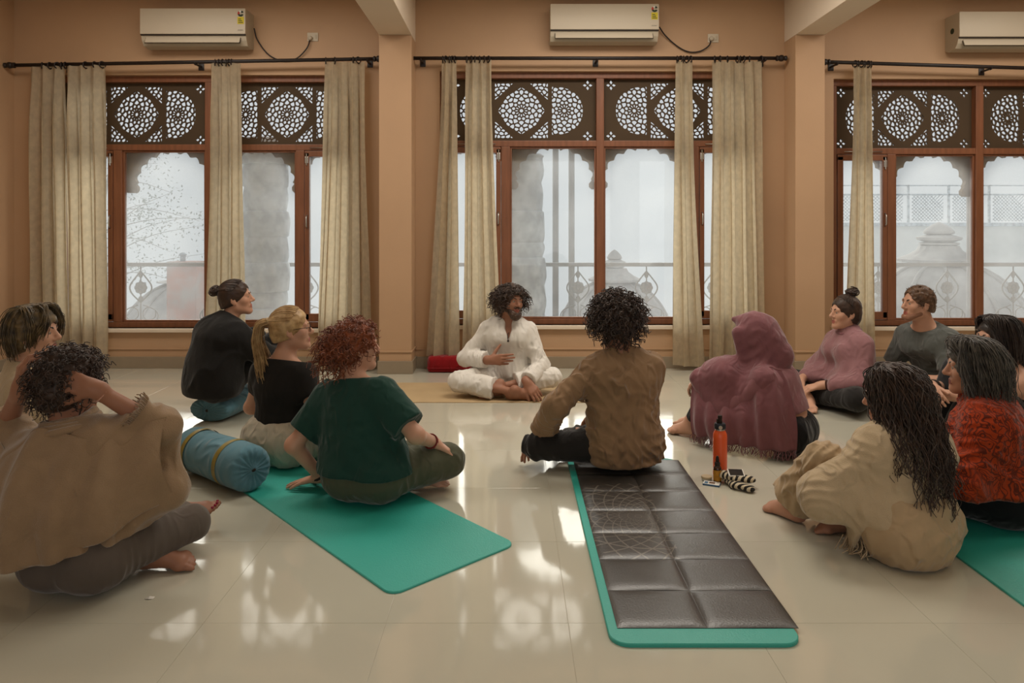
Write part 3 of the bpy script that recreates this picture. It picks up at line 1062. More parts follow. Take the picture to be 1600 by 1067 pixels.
class Fig:
    """a person in a local frame: +y the way the hips face, +x their right, z up from the floor"""
    def __init__(s, female=True, scale=1.0, shoulder=None, **j):
        s.fem, s.sc = female, scale
        sw = shoulder or (.142 if female else .162)
        s.pel = V3(0, 0, .11); s.waist = V3(0, .01, .26); s.chest = V3(0, .015, .42); s.neck = V3(0, 0, .555)
        s.hd = V3(0, .03, .735); s.hf = V3(0, 1, 0); s.hu = V3(0, 0, 1)
        for n, v in j.items(): setattr(s, n, np.asarray(v, float))
        up = nrmz(s.neck - s.chest)
        tf = getattr(s, 'tf', V3(0, 1, 0))                # the way the chest faces
        r = nrmz(np.cross(tf, up)); s.tr, s.tfw, s.tup = r, np.cross(up, r), up
        if not hasattr(s, 'shR'): s.shR = s.neck - up * (.082 if female else .092) + r * sw
        if not hasattr(s, 'shL'): s.shL = s.neck - up * (.082 if female else .092) - r * sw
        pf = getattr(s, 'pf', V3(0, 1, 0)); pr = nrmz(np.cross(pf, V3(0, 0, 1)))
        s.pfw, s.pr = pf, pr
        s.hipR = s.pel + pr * .095 + pf * .02; s.hipL = s.pel - pr * .095 + pf * .02
        UA, FA = getattr(s, 'arms', (.285, .25))
        for q, sh in (('R', s.shR), ('L', s.shL)):
            if hasattr(s, 'wr' + q) and not hasattr(s, 'el' + q):
                pole = getattr(s, 'pole' + q, (1 if q == 'R' else -1) * r * .6 - s.tfw * .5 - up * .4)
                setattr(s, 'el' + q, ik(sh, getattr(s, 'wr' + q), UA, FA, pole))
        for q, hp in (('R', s.hipR), ('L', s.hipL)):
            if hasattr(s, 'an' + q) and not hasattr(s, 'kn' + q):
                setattr(s, 'kn' + q, ik(hp, getattr(s, 'an' + q), .43, .42, getattr(s, 'kpole' + q)))
        s.H = frame(s.hf, s.hu)
    def hl(s, x, y, z):
        return s.hd + s.H @ V3(x, y, z)
    # ---- pieces
    def torso(s, e=0.0, w=1.0, belly=0.0):
        f = s.fem
        tr = s.tr
        cw = (.128 if f else .150) * w
        P = [cap(s.pel + V3(0, -.015, 0), s.pel + s.pfw * .02 + V3(0, 0, .04), .105 + e, .10 + e, .05, s.pr, .62 if f else .68),
             cap(s.pel + V3(0, 0, .05), s.waist, .095 + e, (.088 + belly) + e, .06, s.pr, .74),
             cap(s.waist, s.chest, .088 + e + belly, .10 + e, .06, tr, .70 if f else .66),
             cap(s.chest, s.neck - s.tup * .06, .102 + e, .075 + e, .06, tr, .64 if f else .60),
             cap(s.shL, s.shR, .052 + e, .052 + e, .05)]
        # trapezius
        nb = s.neck + s.tup * .02
        P += [cap(nb, s.shR + s.tup * .020, .042 + e * .6, .034 + e, .045), cap(nb, s.shL + s.tup * .020, .042 + e * .6, .034 + e, .045)]
        if f:
            for sg in (-1, 1):
                P.append(ell(s.chest + s.tfw * .085 + tr * sg * .072 + s.tup * .0, (.062 + e, .058 + e, .062 + e), .04))
        else:
            for sg in (-1, 1):
                P.append(ell(s.chest + s.tfw * .07 + tr * sg * .075 + s.tup * .03, (.07 + e, .045 + e, .06 + e), .05))
        return P
    def glutes(s, e=0.0):
        return [ell(s.pel + s.pr * sg * .085 - s.pfw * .035 + V3(0, 0, .0), (.105 + e, .11 + e, .108 + e), .05) for sg in (-1, 1)]
    def arm(s, q, e=0.0, upto=1.0, u0=.048, k=.025, start=0.0):
        sh, el, wr = getattr(s, 'sh' + q), getattr(s, 'el' + q), getattr(s, 'wr' + q)
        m = 1.0 if s.fem else 1.1
        P = [cap(sh, el, (u0 + e) * m, (.038 + e) * m, k)]
        if upto > 0: P.append(cap(el, el + (wr - el) * upto, (.039 + e) * m, (.039 + (.026 - .039) * upto + e) * m, k))
        return P
    def leg(s, q, e=0.0, upto=1.0, t0=.092, k=.04):
        hp, kn, an = getattr(s, 'hip' + q), getattr(s, 'kn' + q), getattr(s, 'an' + q)
        mid = kn + (an - kn) * .3
        P = [cap(hp, kn, t0 + e, .058 + e, k)]
        if upto > .3:
            P += [cap(kn, mid, .056 + e, .056 + e, .03), cap(mid, kn + (an - kn) * upto, .056 + e, .056 + (.036 - .056) * (upto - .3) / .7 + e, .03)]
        return P
    def neckp(s, e=0.0):
        nr = .051 if s.fem else .060
        return [cap(s.neck - s.tup * .03, s.hl(0, -.022, -.055), nr + e + .006, nr + e, .03)]
    def head(s):
        f = s.fem
        h = s.hl
        R = s.H
        P = [ell(h(0, -.014, .030), (.076, .096, .088), .02, R),
             ell(h(0, .022, -.028), (.061, .066, .084), .03, R),
             cap(h(-.046, .002, -.062), h(-.012, .066, -.100), .022, .018, .03), cap(h(.046, .002, -.062), h(.012, .066, -.100), .022, .018, .03),
             ell(h(0, .076, -.100), (.018, .015, .015), .02, R),
             ell(h(-.042, .056, -.024), (.026, .024, .024), .025, R), ell(h(.042, .056, -.024), (.026, .024, .024), .025, R),
             cap(h(-.040, .076, .020), h(.040, .076, .020), .0125, .0125, .016)]
        # nose
        P += [cap(h(0, .085, .014), h(0, .108, -.026), .0075, .0115, .012), ell(h(0, .106, -.029), (.0115, .011, .010), .008, R),
              ell(h(-.012, .095, -.034), (.0085, .010, .0075), .006, R), ell(h(.012, .095, -.034), (.0085, .010, .0075), .006, R)]
        # lips
        P += [cap(h(-.019, .082, -.062), h(.019, .082, -.062), .0075, .0075, .010), cap(h(0, .088, -.061), h(0, .088, -.061), .0085, .0085, .010),
              cap(h(-.016, .083, -.073), h(.016, .083, -.073), .0075, .0075, .008), cap(h(0, .087, -.074), h(0, .087, -.074), .0075, .0075, .008)]
        for sg in (-1, 1):
            P.append(ell(h(sg * .078, -.012, -.008), (.009, .019, .031), .008, R))
            P.append(ell(h(sg * .076, -.004, -.034), (.008, .010, .011), .008, R))
        return P
    def head_cuts(s, S):
        for sg in (-1, 1):
            S.sub(ell(s.hl(sg * .031, .100, .000), (.016, .016, .009), .01, s.H), .012)
            S.sub(ell(s.hl(sg * .088, -.006, -.006), (.006, .010, .017), .01, s.H), .008)
        S.sub(cap(s.hl(-.017, .098, -.0675), s.hl(.017, .098, -.0675), .0045, .0045), .005)
    def eyes(s, root):
        for sg in (-1, 1):
            out = MB()
            c = s.hl(sg * .031, .0735, .0005)
            M = Matrix([list(r) for r in s.H])
            out.m = 0; out.sphere(c, .0120, 12, 8)
            out.m = 1; out.sphere(c + s.H @ V3(0, .0045, 0), (.0068, .0082, .0068), 10, 6, M)
            out.build('eye', [M_eye, M_iris], root, True)
    def hand(s, q, f, n, curl=(.3, .3, .3, .3), spread=.05, thumb=(.5, .2), sc=1.0):
        """prims of a hand at the wrist: f towards the fingers, n out of the back of the hand"""
        w_ = getattr(s, 'wr' + q)
        f = nrmz(np.asarray(f, float)); n = np.asarray(n, float); n = nrmz(n - f * (n @ f))
        # thumb side: for a right hand with the back up and the fingers ahead the thumb points left
        t = np.cross(n, f) * (1 if q == 'R' else -1)
        sc = sc * (1.0 if s.fem else 1.08)
        P = [cap(w_ - f * .02, w_ + f * .02, .026 * sc, .026 * sc, .02, t, .85)]
        kn = []
        for i, (sd, fw) in enumerate(((.030, .088), (.0095, .092), (-.0105, .087), (-.029, .078))):
            a = w_ + (f * .02 + t * sd * .55) * sc
            b = w_ + (f * fw + t * sd + n * (-.003 * abs(sd) / .03)) * sc
            P.append(cap(a, b, .0145 * sc, .0115 * sc, .014)); kn.append(b)
        L = ((.043, .026, .021), (.047, .030, .022), (.043, .028, .021), (.034, .021, .019))
        for i in range(4):
            p = kn[i]
            yaw = spread * (1.5 - i)
            d0 = nrmz(f + t * yaw)
            ang = 0
            cu = curl[i]
            for j in range(3):
                ang += cu * (1.0, 1.15, .7)[j]
                d = d0 * math.cos(ang) - n * math.sin(ang)
                e_ = p + d * L[i][j] * sc
                r0 = (.0098, .0090, .0082, .0074)
                P.append(cap(p, e_, r0[j] * sc * (.9 if i == 3 else 1), r0[j + 1] * sc * (.9 if i == 3 else 1), .0035 if j else .006))
                p = e_
        # thumb
        a = w_ + (f * .022 + t * .020 - n * .006) * sc
        d = nrmz(f * math.cos(thumb[0]) + t * math.sin(thumb[0]) - n * .25)
        b = a + d * .046 * sc
        d2 = nrmz(d + f * thumb[1] - n * .15); c = b + d2 * .032 * sc
        d3 = nrmz(d2 + f * thumb[1]); e_ = c + d3 * .026 * sc
        P += [cap(a, b, .0165 * sc, .0125 * sc, .014), cap(b, c, .0115 * sc, .0105 * sc, .004), cap(c, e_, .0105 * sc, .0085 * sc, .003)]
        return P
    def foot(s, q, f, up=(0, 0, 1), sc=1.0):
        """prims of a bare foot: f towards the toes, up out of the instep"""
        an = getattr(s, 'an' + q)
        f = nrmz(np.asarray(f, float)); u = np.asarray(up, float); u = nrmz(u - f * (u @ f))
        r = np.cross(f, u) * (1 if q == 'R' else -1)      # towards the little toe
        sc *= (.96 if s.fem else 1.06)
        g = lambda a, b, c: an + (f * a + r * b + u * c) * sc
        P = [cap(g(0, 0, .03), g(0, 0, -.015), .036 * sc, .036 * sc, .02),
             cap(g(-.045, 0, -.040), g(-.035, 0, -.028), .030 * sc, .028 * sc, .03),
             cap(g(-.03, 0, -.04), g(.10, .004, -.052), .028 * sc, .024 * sc, .03, r, .8),
             cap(g(.01, -.004, -.005), g(.11, -.012, -.046), .032 * sc, .020 * sc, .03),
             cap(g(.108, -.028, -.053), g(.112, .030, -.057), .020 * sc, .016 * sc, .02)]
        for i, (sd, a0, L, rr) in enumerate(((-.030, .118, .040, .0125), (-.009, .122, .036, .0095), (.008, .119, .032, .009), (.022, .112, .028, .0085), (.035, .103, .024, .008))):
            P.append(cap(g(a0 - .012, sd, -.054), g(a0 + L * .55, sd, -.056), rr * sc, rr * sc, .006))
            P.append(cap(g(a0 + L * .55, sd, -.056), g(a0 + L, sd, -.063), rr * sc, rr * .9 * sc, .004))
        return P

def folds(amp=.005, f=(9, 9, 5), warp=.25, seed=0.0, lo=None, hi=None):
    """cloth folds: ridged noise stretched along z"""
    f = np.asarray(f, float)
    def fn(p):
        q = p * f + seed
        w_ = vnoise(p + seed, 7.0)[:, None] * warp * 3
        r = ridge(q + w_, 1.0)
        r2 = ridge(q * 2.1 + 7.3 + w_, 1.0)
        v = amp * (.75 * r + .3 * r2)
        if lo is not None:
            wt = np.clip(((p[:, 2] - lo) / (hi - lo + 1e-9)), 0, 1)
            v = v * wt
        return v
    return fn
def dir_folds(axis, freq, amp, warp=1.2, seed=0.0, centre=None, rad=None):
    """folds running across an axis (bunching along a limb), optionally only near a centre"""
    axis = nrmz(np.asarray(axis, float))
    def fn(p):
        t = p @ axis * freq + warp * (vnoise(p + seed, 6.0) * 2 - 1) * 2
        v = amp * (1 - np.abs(np.sin(t)) * 1.6)
        m = vnoise(p + seed + 3.1, 5.0)
        v = v * np.clip(m * 2 - .4, 0, 1)
        if centre is not None:
            d = np.linalg.norm(p - np.asarray(centre, float), axis=1)
            v = v * np.clip(1.3 - d / rad, 0, 1)
        return v
    return fn

def loft_cloth(name, top, bot, m, parent, nu=60, nv=36, fold=.012, nf=7.0, seed=0.0, bow=.02, bowdir=(0, 0, 1), thick=.006, grow=1.0, mid=None):
    """a hanging sheet of cloth between an upper and a lower edge, with pleats that deepen downwards"""
    a, b = cr(top, nu), cr(bot, nu)
    u = np.linspace(0, 1, nu); v = np.linspace(0, 1, nv)
    P = a[None] * (1 - v)[:, None, None] + b[None] * v[:, None, None]
    if mid is not None:
        c = cr(mid, nu)
        w_ = (4 * v * (1 - v))[:, None, None]
        P = P + w_ * (c[None] - (a + b)[None] / 2)
    P = P + (np.sin(PI * v) * bow)[:, None, None] * np.asarray(bowdir, float)
    du = np.gradient(P, axis=1); dv = np.gradient(P, axis=0)
    N_ = np.cross(du, dv); N_ /= np.linalg.norm(N_, axis=2)[..., None] + 1e-9
    q = np.stack([np.broadcast_to(u, (nv, nu)) * nf * .5 + seed, np.broadcast_to(v[:, None], (nv, nu)) * 1.2 + seed * .7, np.full((nv, nu), seed)], -1).reshape(-1, 3)
    n1 = (vnoise(q, 1.0) - .5) * 2; n2 = (vnoise(q * np.array([2.1, 1.6, 1]) + 5, 1.0) - .5) * 2
    ph = u[None] * nf * 2 * PI + (n1 * 2.2).reshape(nv, nu) + seed
    d = fold * (np.sin(ph) * (.35 + .65 * v[:, None] ** grow) + .55 * n2.reshape(nv, nu))
    P = P + N_ * d[..., None]
    V = np.concatenate([P.reshape(-1, 3), (P - N_ * thick).reshape(-1, 3)])
    n = nu * nv
    i = (np.arange(nv - 1)[:, None] * nu + np.arange(nu - 1)[None]).ravel()
    Q = [np.stack([i, i + 1, i + nu + 1, i + nu], 1), np.stack([i + n, i + nu + n, i + nu + 1 + n, i + 1 + n], 1)]
    for line in (np.arange(nu), (nv - 1) * nu + np.arange(nu), np.arange(nv) * nu, np.arange(nv) * nu + nu - 1):
        Q.append(np.stack([line[:-1], line[1:], line[1:] + n, line[:-1] + n], 1))
    me = np_mesh(name, V, np.concatenate(Q), m)
    o = bpy.data.objects.new(name, me); COL.objects.link(o); o.parent = parent
    return o, P

# ------------------------------------------------------------------ person assembly
def skin_mats(name, col, lip):
    return [mat('skin_' + name, col, .5, .35, var=.12, vscale=9, sheen=.12, col2=tuple(c * k for c, k in zip(col[:3], (.86, .76, .70))) + (1,), vcontrast=.35, bump=.05, bscale=300),
            mat('lips_' + name, lip, .4, .4)]
M_eye = mat('eye_white', srgb(150, 138, 126), .2, .5)
M_iris = mat('eye_iris', srgb(46, 30, 20), .15, .6)

def person(name_mat, fig, loc, heading, label, skin, lip, hands=(), feet=(), h=.006, legs=True, arms=True, forearms=True, extra=None, scale=None, toes=None):
    """body mesh under an Empty; heading = direction (degrees) the hips face, 0 = +x, 90 = towards the windows"""
    root = empty('person', loc, label, 'person', rz=math.radians(heading - 90))
    if scale: root.scale = (scale,) * 3
    S = SDF(h)
    S.add(fig.torso(-.006), fig.glutes(-.01), fig.neckp(), fig.head())
    fig.head_cuts(S)
    for q in 'RL':
        if hasattr(fig, 'wr' + q): S.add(fig.arm(q))
        if hasattr(fig, 'an' + q): S.add(fig.leg(q, -.012))
    for hd in hands: S.add(fig.hand(*hd[0], **hd[1]))
    for ft in feet: S.add(fig.foot(*ft[0], **ft[1]))
    if extra: S.add(extra)
    S.floor(.0, .004)
    def mi(C):
        L = (C - fig.hd) @ fig.H
        lip_ = (np.abs(L[:, 0]) < .023) & (L[:, 1] > .072) & (np.abs(L[:, 2] + .068) < .0145 - .25 * np.abs(L[:, 0]))
        out = np.where(lip_, 1, 0)
        if toes is not None:
            tl = np.zeros(len(C), bool)
            for c_, r_ in toes: tl |= np.linalg.norm(C - c_, axis=1) < r_
            out = np.where(tl, 2, out)
        return out
    ms = skin_mats(name_mat, skin, lip)
    if toes is not None: ms.append(mat('toenail_polish', srgb(170, 30, 60), .25, .5))
    b = sdf_obj('body', S, ms, root, mi)
    fig.eyes(root)
    return root
def brows(fig, m, root, th=.0035):
    for sg in (-1, 1):
        strands_obj('eyebrow', [(cr([fig.hl(sg * .014, .0905, .018), fig.hl(sg * .030, .0885, .026), fig.hl(sg * .050, .070, .020)], 8), np.array([.8, 1, 1.1, 1.1, 1, .9, .7, .4]) * th)], m, root, 5)

# ------------------------------------------------------------------ hair
def hair_mat(name, col, col2, rough=.45):
    return mat('hair_' + name, col, rough, .35, col2=col2, vscale=28, vcontrast=.6, var=.3, sheen=.15)
def scalp_pts(fig, n, seed, face_cut=.045, low=-.075, grow=(.080, .100, .092), front_z=.055):
    """random points with outward normals over the hairy part of the head (head-local)"""
    rn = np.random.RandomState(seed)
    out = []
    while len(out) < n:
        v = rn.normal(size=3); v /= np.linalg.norm(v)
        p = v * np.array(grow) + np.array([0, -.014, .026])
        if p[2] < low: continue
        # hairline: face opening
        if p[1] > face_cut and p[2] < front_z: continue
        if p[1] > .0 and p[2] < -.02: continue
        out.append((p, v))
    return out
def hair_cap(fig, m, root, e=.010, bumps=.004, f=60, face=.05, low=-.06, extra=None, h=.005, front_z=.06, sub=None, name='hair'):
    """solid mass of hair hugging the skull"""
    S = SDF(h)
    S.add(ell(fig.hl(0, -.016, .032), (.076 + e, .096 + e, .088 + e), .02, fig.H))
    S.add(ell(fig.hl(0, -.045, -.03), (.066 + e, .060 + e, .070 + e), .03, fig.H))
    if extra: S.add(extra)
    S.sub(ell(fig.hl(0, .105, -.045), (.068, .075, front_z + .05), .01, fig.H), .012)
    if sub: S.sub(sub, .015)
    S.disp.append(lambda p: bumps * (ridge((p - fig.hd) @ fig.H * np.array([1, 1, 1]), f)))
    S.cut(fig.hl(0, -.03, low), fig.H @ V3(0, .25, -1), k=.01)
    return sdf_obj(name, S, m, root)
def curls(fig, m, root, n=420, seed=1, length=(.05, .09), rad=.011, pitch=.018, thick=.0034, gravity=.35, low=-.075, face_cut=.045, name='curls', front_z=.055, vol=(1, 1, 1), centre=None, grow=(.080, .100, .092), seg=17, tmin=.4, ang=3.0):
    rn = np.random.RandomState(seed)
    cs = []
    for p, v in scalp_pts(fig, n, seed, face_cut, low, grow=grow, front_z=front_z):
        L = rn.uniform(*length)
        d = np.array(v) + rn.normal(size=3) * .25
        d /= np.linalg.norm(d)
        t = np.linspace(0, 1, seg)
        g = np.array([0, -.1, -1.0])
        axis = p + np.outer(t * L, d * np.array(vol)) + np.outer((t ** 2) * L * gravity, g)
        a = nrmz(np.cross(d, rn.normal(size=3))); b = np.cross(d, a)
        ph = rn.uniform(0, 6.28); turns = L / pitch * (1 if rn.rand() < .5 else -1)
        rr = rad * (tmin + (1 - tmin) * t) * rn.uniform(.7, 1.25)
        hel = axis + (np.cos(ph + turns * t * ang)[:, None] * a + np.sin(ph + turns * t * ang)[:, None] * b) * rr[:, None]
        W_ = fig.hd + hel @ fig.H.T
        cs.append((W_, thick * (1.05 - .55 * t)))
    return strands_obj(name, cs, m, root, 3)
def strand_set(fig, guides, n, seed, spread, thick, jitter=.004, seg=14, wave=0.0, wfreq=30, name='strands', m=None, root=None, taper=.5, local=True):
    """strands scattered about guide curves given in head-local coordinates"""
    rn = np.random.RandomState(seed)
    G = [cr(g, seg) for g in guides]
    cs = []
    t = np.linspace(0, 1, seg)
    for _ in range(n):
        i = rn.randint(len(G)); j = rn.randint(len(G)) if rn.rand() < .0 else i
        g = G[i]
        off = rn.normal(size=3) * spread
        sp = (.45 + .75 * t)[:, None] * off + np.cumsum(rn.normal(size=(seg, 3)) * jitter * .3, 0)
        q = g + sp
        if wave:
            ph = rn.uniform(0, 6.28, 3); fr = wfreq * rn.uniform(.8, 1.3)
            L = np.linalg.norm(np.diff(g, axis=0), axis=1).sum()
            q = q + wave * (.25 + .75 * t)[:, None] * np.stack([np.sin(fr * L * t + ph[0]), np.sin(fr * L * t + ph[1]), .4 * np.sin(fr * L * t * .7 + ph[2])], 1)
        if rn.rand() < .25: 
            c_ = rn.randint(seg * 2 // 3, seg); q = cr(q[:c_], seg)
        W_ = fig.hd + q @ fig.H.T if local else q
        cs.append((W_, thick * rn.uniform(.7, 1.2) * (1 - taper * t)))
    return strands_obj(name, cs, m, root, 3)
# ================================================================== PEOPLE
def cloth(name, col, **k):
    a = dict(rough=.88, spec=.12, var=.10, vscale=7, bump=.25, bscale=420, sheen=.25, wr=.45); a.update(k)
    return mat('cloth_' + name, col, **a)
HB, HB2 = srgb(44, 32, 25), srgb(70, 48, 34)
M_hair_dark = hair_mat('dark', HB, HB2)
M_hair_black = hair_mat('black', srgb(34, 27, 24), srgb(58, 44, 36))
M_hair_red = hair_mat('red', srgb(92, 46, 26), srgb(150, 78, 40))
M_hair_blonde = hair_mat('blonde', srgb(142, 108, 68), srgb(206, 172, 122))
M_hair_brown = hair_mat('brown', srgb(66, 46, 32), srgb(104, 74, 50))
M_hair_grey = hair_mat('grey', srgb(46, 41, 36), srgb(98, 90, 80))
M_beard = hair_mat('beard', srgb(54, 38, 29), srgb(84, 60, 44))
SK_FAIR, SK_TAN, SK_WARM = srgb(204, 158, 132), srgb(158, 112, 88), srgb(186, 138, 112)
LIP, LIP2 = srgb(168, 96, 84), srgb(140, 78, 66)

def upper(fig, e, hem, h=.006, neck=.012, sl=(1.0, 1.0), w=1.0, belly=0.0, u0=.054, k=.03, cuff=.008, hemtilt=(0, 0)):
    """a top: torso and sleeves, cut at hem, neck and sleeve ends; sl = how far each sleeve goes (0..1 upper arm, 1..2 forearm)"""
    S = SDF(h)
    S.add(fig.torso(e, w, belly))
    for q, f in zip('RL', sl):
        sh, el, wr = getattr(fig, 'sh' + q), getattr(fig, 'el' + q), getattr(fig, 'wr' + q)
        if f <= 1.0:
            end = sh + (el - sh) * f; d = el - sh
            S.add(cone(sh, end, u0 + e, u0 - .004 + e, k))
        else:
            end = el + (wr - el) * (f - 1); d = wr - el
            S.add(cap(sh, el, u0 + e, .046 + e, k), cone(el, end, .046 + e, .036 + e + cuff, k))
    S.cut(V3(0, 0, hem), V3(hemtilt[0], hemtilt[1], -1), k=.008)
    n = fig.neck + fig.tup * neck
    S.cut(n, fig.tup + fig.tfw * .25, n - .14, n + .16, .006)
    return S
def lower(fig, e, waist, h=.006, upto=(1.0, 1.0), glute=1, belly=0.0, flare=0.0, k=.045):
    S = SDF(h)
    wt = fig.pel + (fig.waist - fig.pel) * ((waist - fig.pel[2]) / (fig.waist[2] - fig.pel[2]))
    S.add([cap(fig.pel + V3(0, -.015, 0), fig.pel + V3(0, 0, .02), .105 + e, .10 + e, .05, fig.pr, .64), cone(fig.pel, wt, .098 + e, .088 + e + belly, .04, fig.pr, .74)])
    S.add(fig.glutes(e - .006))
    for q, u in zip('RL', upto):
        hp, kn, an = getattr(fig, 'hip' + q), getattr(fig, 'kn' + q), getattr(fig, 'an' + q)
        S.add(cap(hp, kn, .092 + e, .062 + e, k))
        end = kn + (an - kn) * u
        S.add(cone(kn, end, .060 + e, .060 + (.040 - .060) * u + e + flare, .03))
    S.floor(.003, .006)
    return S
def band(fig, name, m, root, a, b, t, r, th=.006, n=14):
    """a ring around a limb at fraction t from a to b"""
    c = a + (b - a) * t; F = frame(b - a, V3(.01, .02, 1))
    pts = [c + F[:, 0] * r * math.cos(2 * PI * i / n) + F[:, 2] * r * math.sin(2 * PI * i / n) for i in range(n)]
    return MB().tube(pts, th, 6, closed=True).build(name, m, root, True)

# ---------------------------------------------------------------- 1 the teacher in white
def teacher():
    f = Fig(False, pel=V3(0, 0, .115), waist=V3(0, .01, .26), chest=V3(-.01, .03, .42), neck=V3(-.02, .03, .565), hd=V3(-.035, .075, .715),
            hf=V3(-.55, .83, .03), hu=V3(-.10, -.06, 1), wrR=V3(.135, .20, .275), poleR=V3(.9, -.5, -.4), wrL=V3(-.145, .33, .135), poleL=V3(-.5, -.6, .1),
            knR=V3(.37, .22, .115), anR=V3(-.055, .36, .065), knL=V3(-.345, .16, .13), anL=V3(.06, .27, .085))
    root = person('teacher', f, (-.045, 5.63, .006), 272, 'bearded man in white kurta and trousers sitting cross-legged on the tan mat', SK_TAN, LIP2,
        hands=[(('R', V3(-.88, .42, .10), V3(.25, 1, .15)), dict(curl=(.25, .35, .4, .5), thumb=(1.1, .1), spread=.03)),
               (('L', V3(-.55, .55, -.62), V3(.1, .75, .65)), dict(curl=(.35, .35, .4, .4), thumb=(.5, .2), spread=.06))],
        feet=[(('R', V3(-.95, .15, -.02), V3(-.1, .75, .6)), {}), (('L', V3(.9, .3, -.05), V3(.2, .6, .8)), {})], h=.006)
    M = cloth('white_linen', srgb(238, 232, 222), var=.04, bump=.3, bscale=300, trans=.12, wr=.6)
    S = upper(f, .012, .115, sl=(1.86, 1.90), neck=.028, cuff=.016, u0=.049)
    # open collar placket
    a = f.neck + f.tfw * .13 + f.tup * .03
    S.sub(cap(a, f.neck + f.tfw * .135 - f.tup * .15, .050, .006, .01, f.tfw, .40), .008)
    S.add(cap(f.pel + V3(0, -.02, -.03), f.pel + V3(0, .0, .12), .125, .11, .05, f.pr, .62))
    S.disp += [folds(.009, (12, 12, 5), .4, 1.0), dir_folds(f.wrR - f.elR, 120, .008, 1.2, 2.0, f.elR * .5 + f.wrR * .5, .18), dir_folds(f.wrL - f.elL, 90, .006, 1.5, 4.0, f.elL, .18)]
    S.floor(.02)
    sh = sdf_obj('kurta', S, M, root)
    # stand collar
    cs = []
    F = np.stack([f.tr, f.tfw, f.tup], 1)
    for lv in range(3):
        pts = [f.neck + F @ V3(.066 * math.sin(t), -.066 * math.cos(t) * .95 + .004, .026 + .009 * lv - .03 * (1 - math.cos(t)) * .35) for t in np.linspace(-2.55, 2.55, 20)]
        cs.append((np.array(pts), .0065))
    strands_obj('collar', cs, M, sh, 6)
    # buttons cord
    c0 = f.chest + f.tfw * .115 + f.tup * .06
    MB().tube(spline([c0 + f.tr * .0, c0 + f.tr * .006 - f.tup * .03 + f.tfw * .006, c0 - f.tup * .06 + f.tfw * .008], 8), .003, 6).build('button_cord', M_hair_black, sh, True)
    MB().sphere(c0 - f.tup * .065 + f.tfw * .012, .009).build('bead', M_hair_black, sh, True)
    P = lower(f, .012, .24, upto=(.62, .68), flare=.025)
    P.disp += [folds(.007, (11, 11, 8), .6, 5.0), dir_folds(f.knR - f.hipR, 50, .004, 2.6, 1.0), dir_folds(f.knL - f.hipL, 50, .004, 2.6, 6.0)]
    sdf_obj('trousers', P, M, root)
    # hair: chin-length curls
    hair_cap(f, M_hair_dark, root, .022, .010, 60, low=-.10, h=.006, extra=[ell(f.hl(sx * .075, -.045, -.035), (.045, .06, .06), .03, f.H) for sx in (-1, 1)])
    curls(f, M_hair_dark, root, 560, 3, (.05, .085), .012, .022, .0042, gravity=.45, low=-.085, face_cut=.055, front_z=.066, vol=(1.25, .9, .7), ang=4.2, grow=(.092, .108, .094))
    B = SDF(.004)
    B.add(cap(f.hl(-.055, .018, -.062), f.hl(-.030, .070, -.092), .019, .022, .02), cap(f.hl(.055, .018, -.062), f.hl(.030, .070, -.092), .019, .022, .02),
          cap(f.hl(-.026, .074, -.107), f.hl(.026, .074, -.107), .024, .024, .02), cap(f.hl(-.024, .089, -.049), f.hl(.024, .089, -.049), .0065, .0065, .008),
          cap(f.hl(-.062, .010, -.025), f.hl(-.057, .016, -.065), .010, .016, .012), cap(f.hl(.062, .010, -.025), f.hl(.057, .016, -.065), .010, .016, .012),
          ell(f.hl(0, .072, -.118), (.032, .030, .030), .02, f.H))
    B.sub(cap(f.hl(-.015, .108, -.068), f.hl(.015, .108, -.068), .018, .018), .006)
    B.disp.append(lambda p: .004 * ridge(p, 90))
    sdf_obj('beard', B, M_beard, root)
    brows(f, M_beard, root, .0045)
teacher()

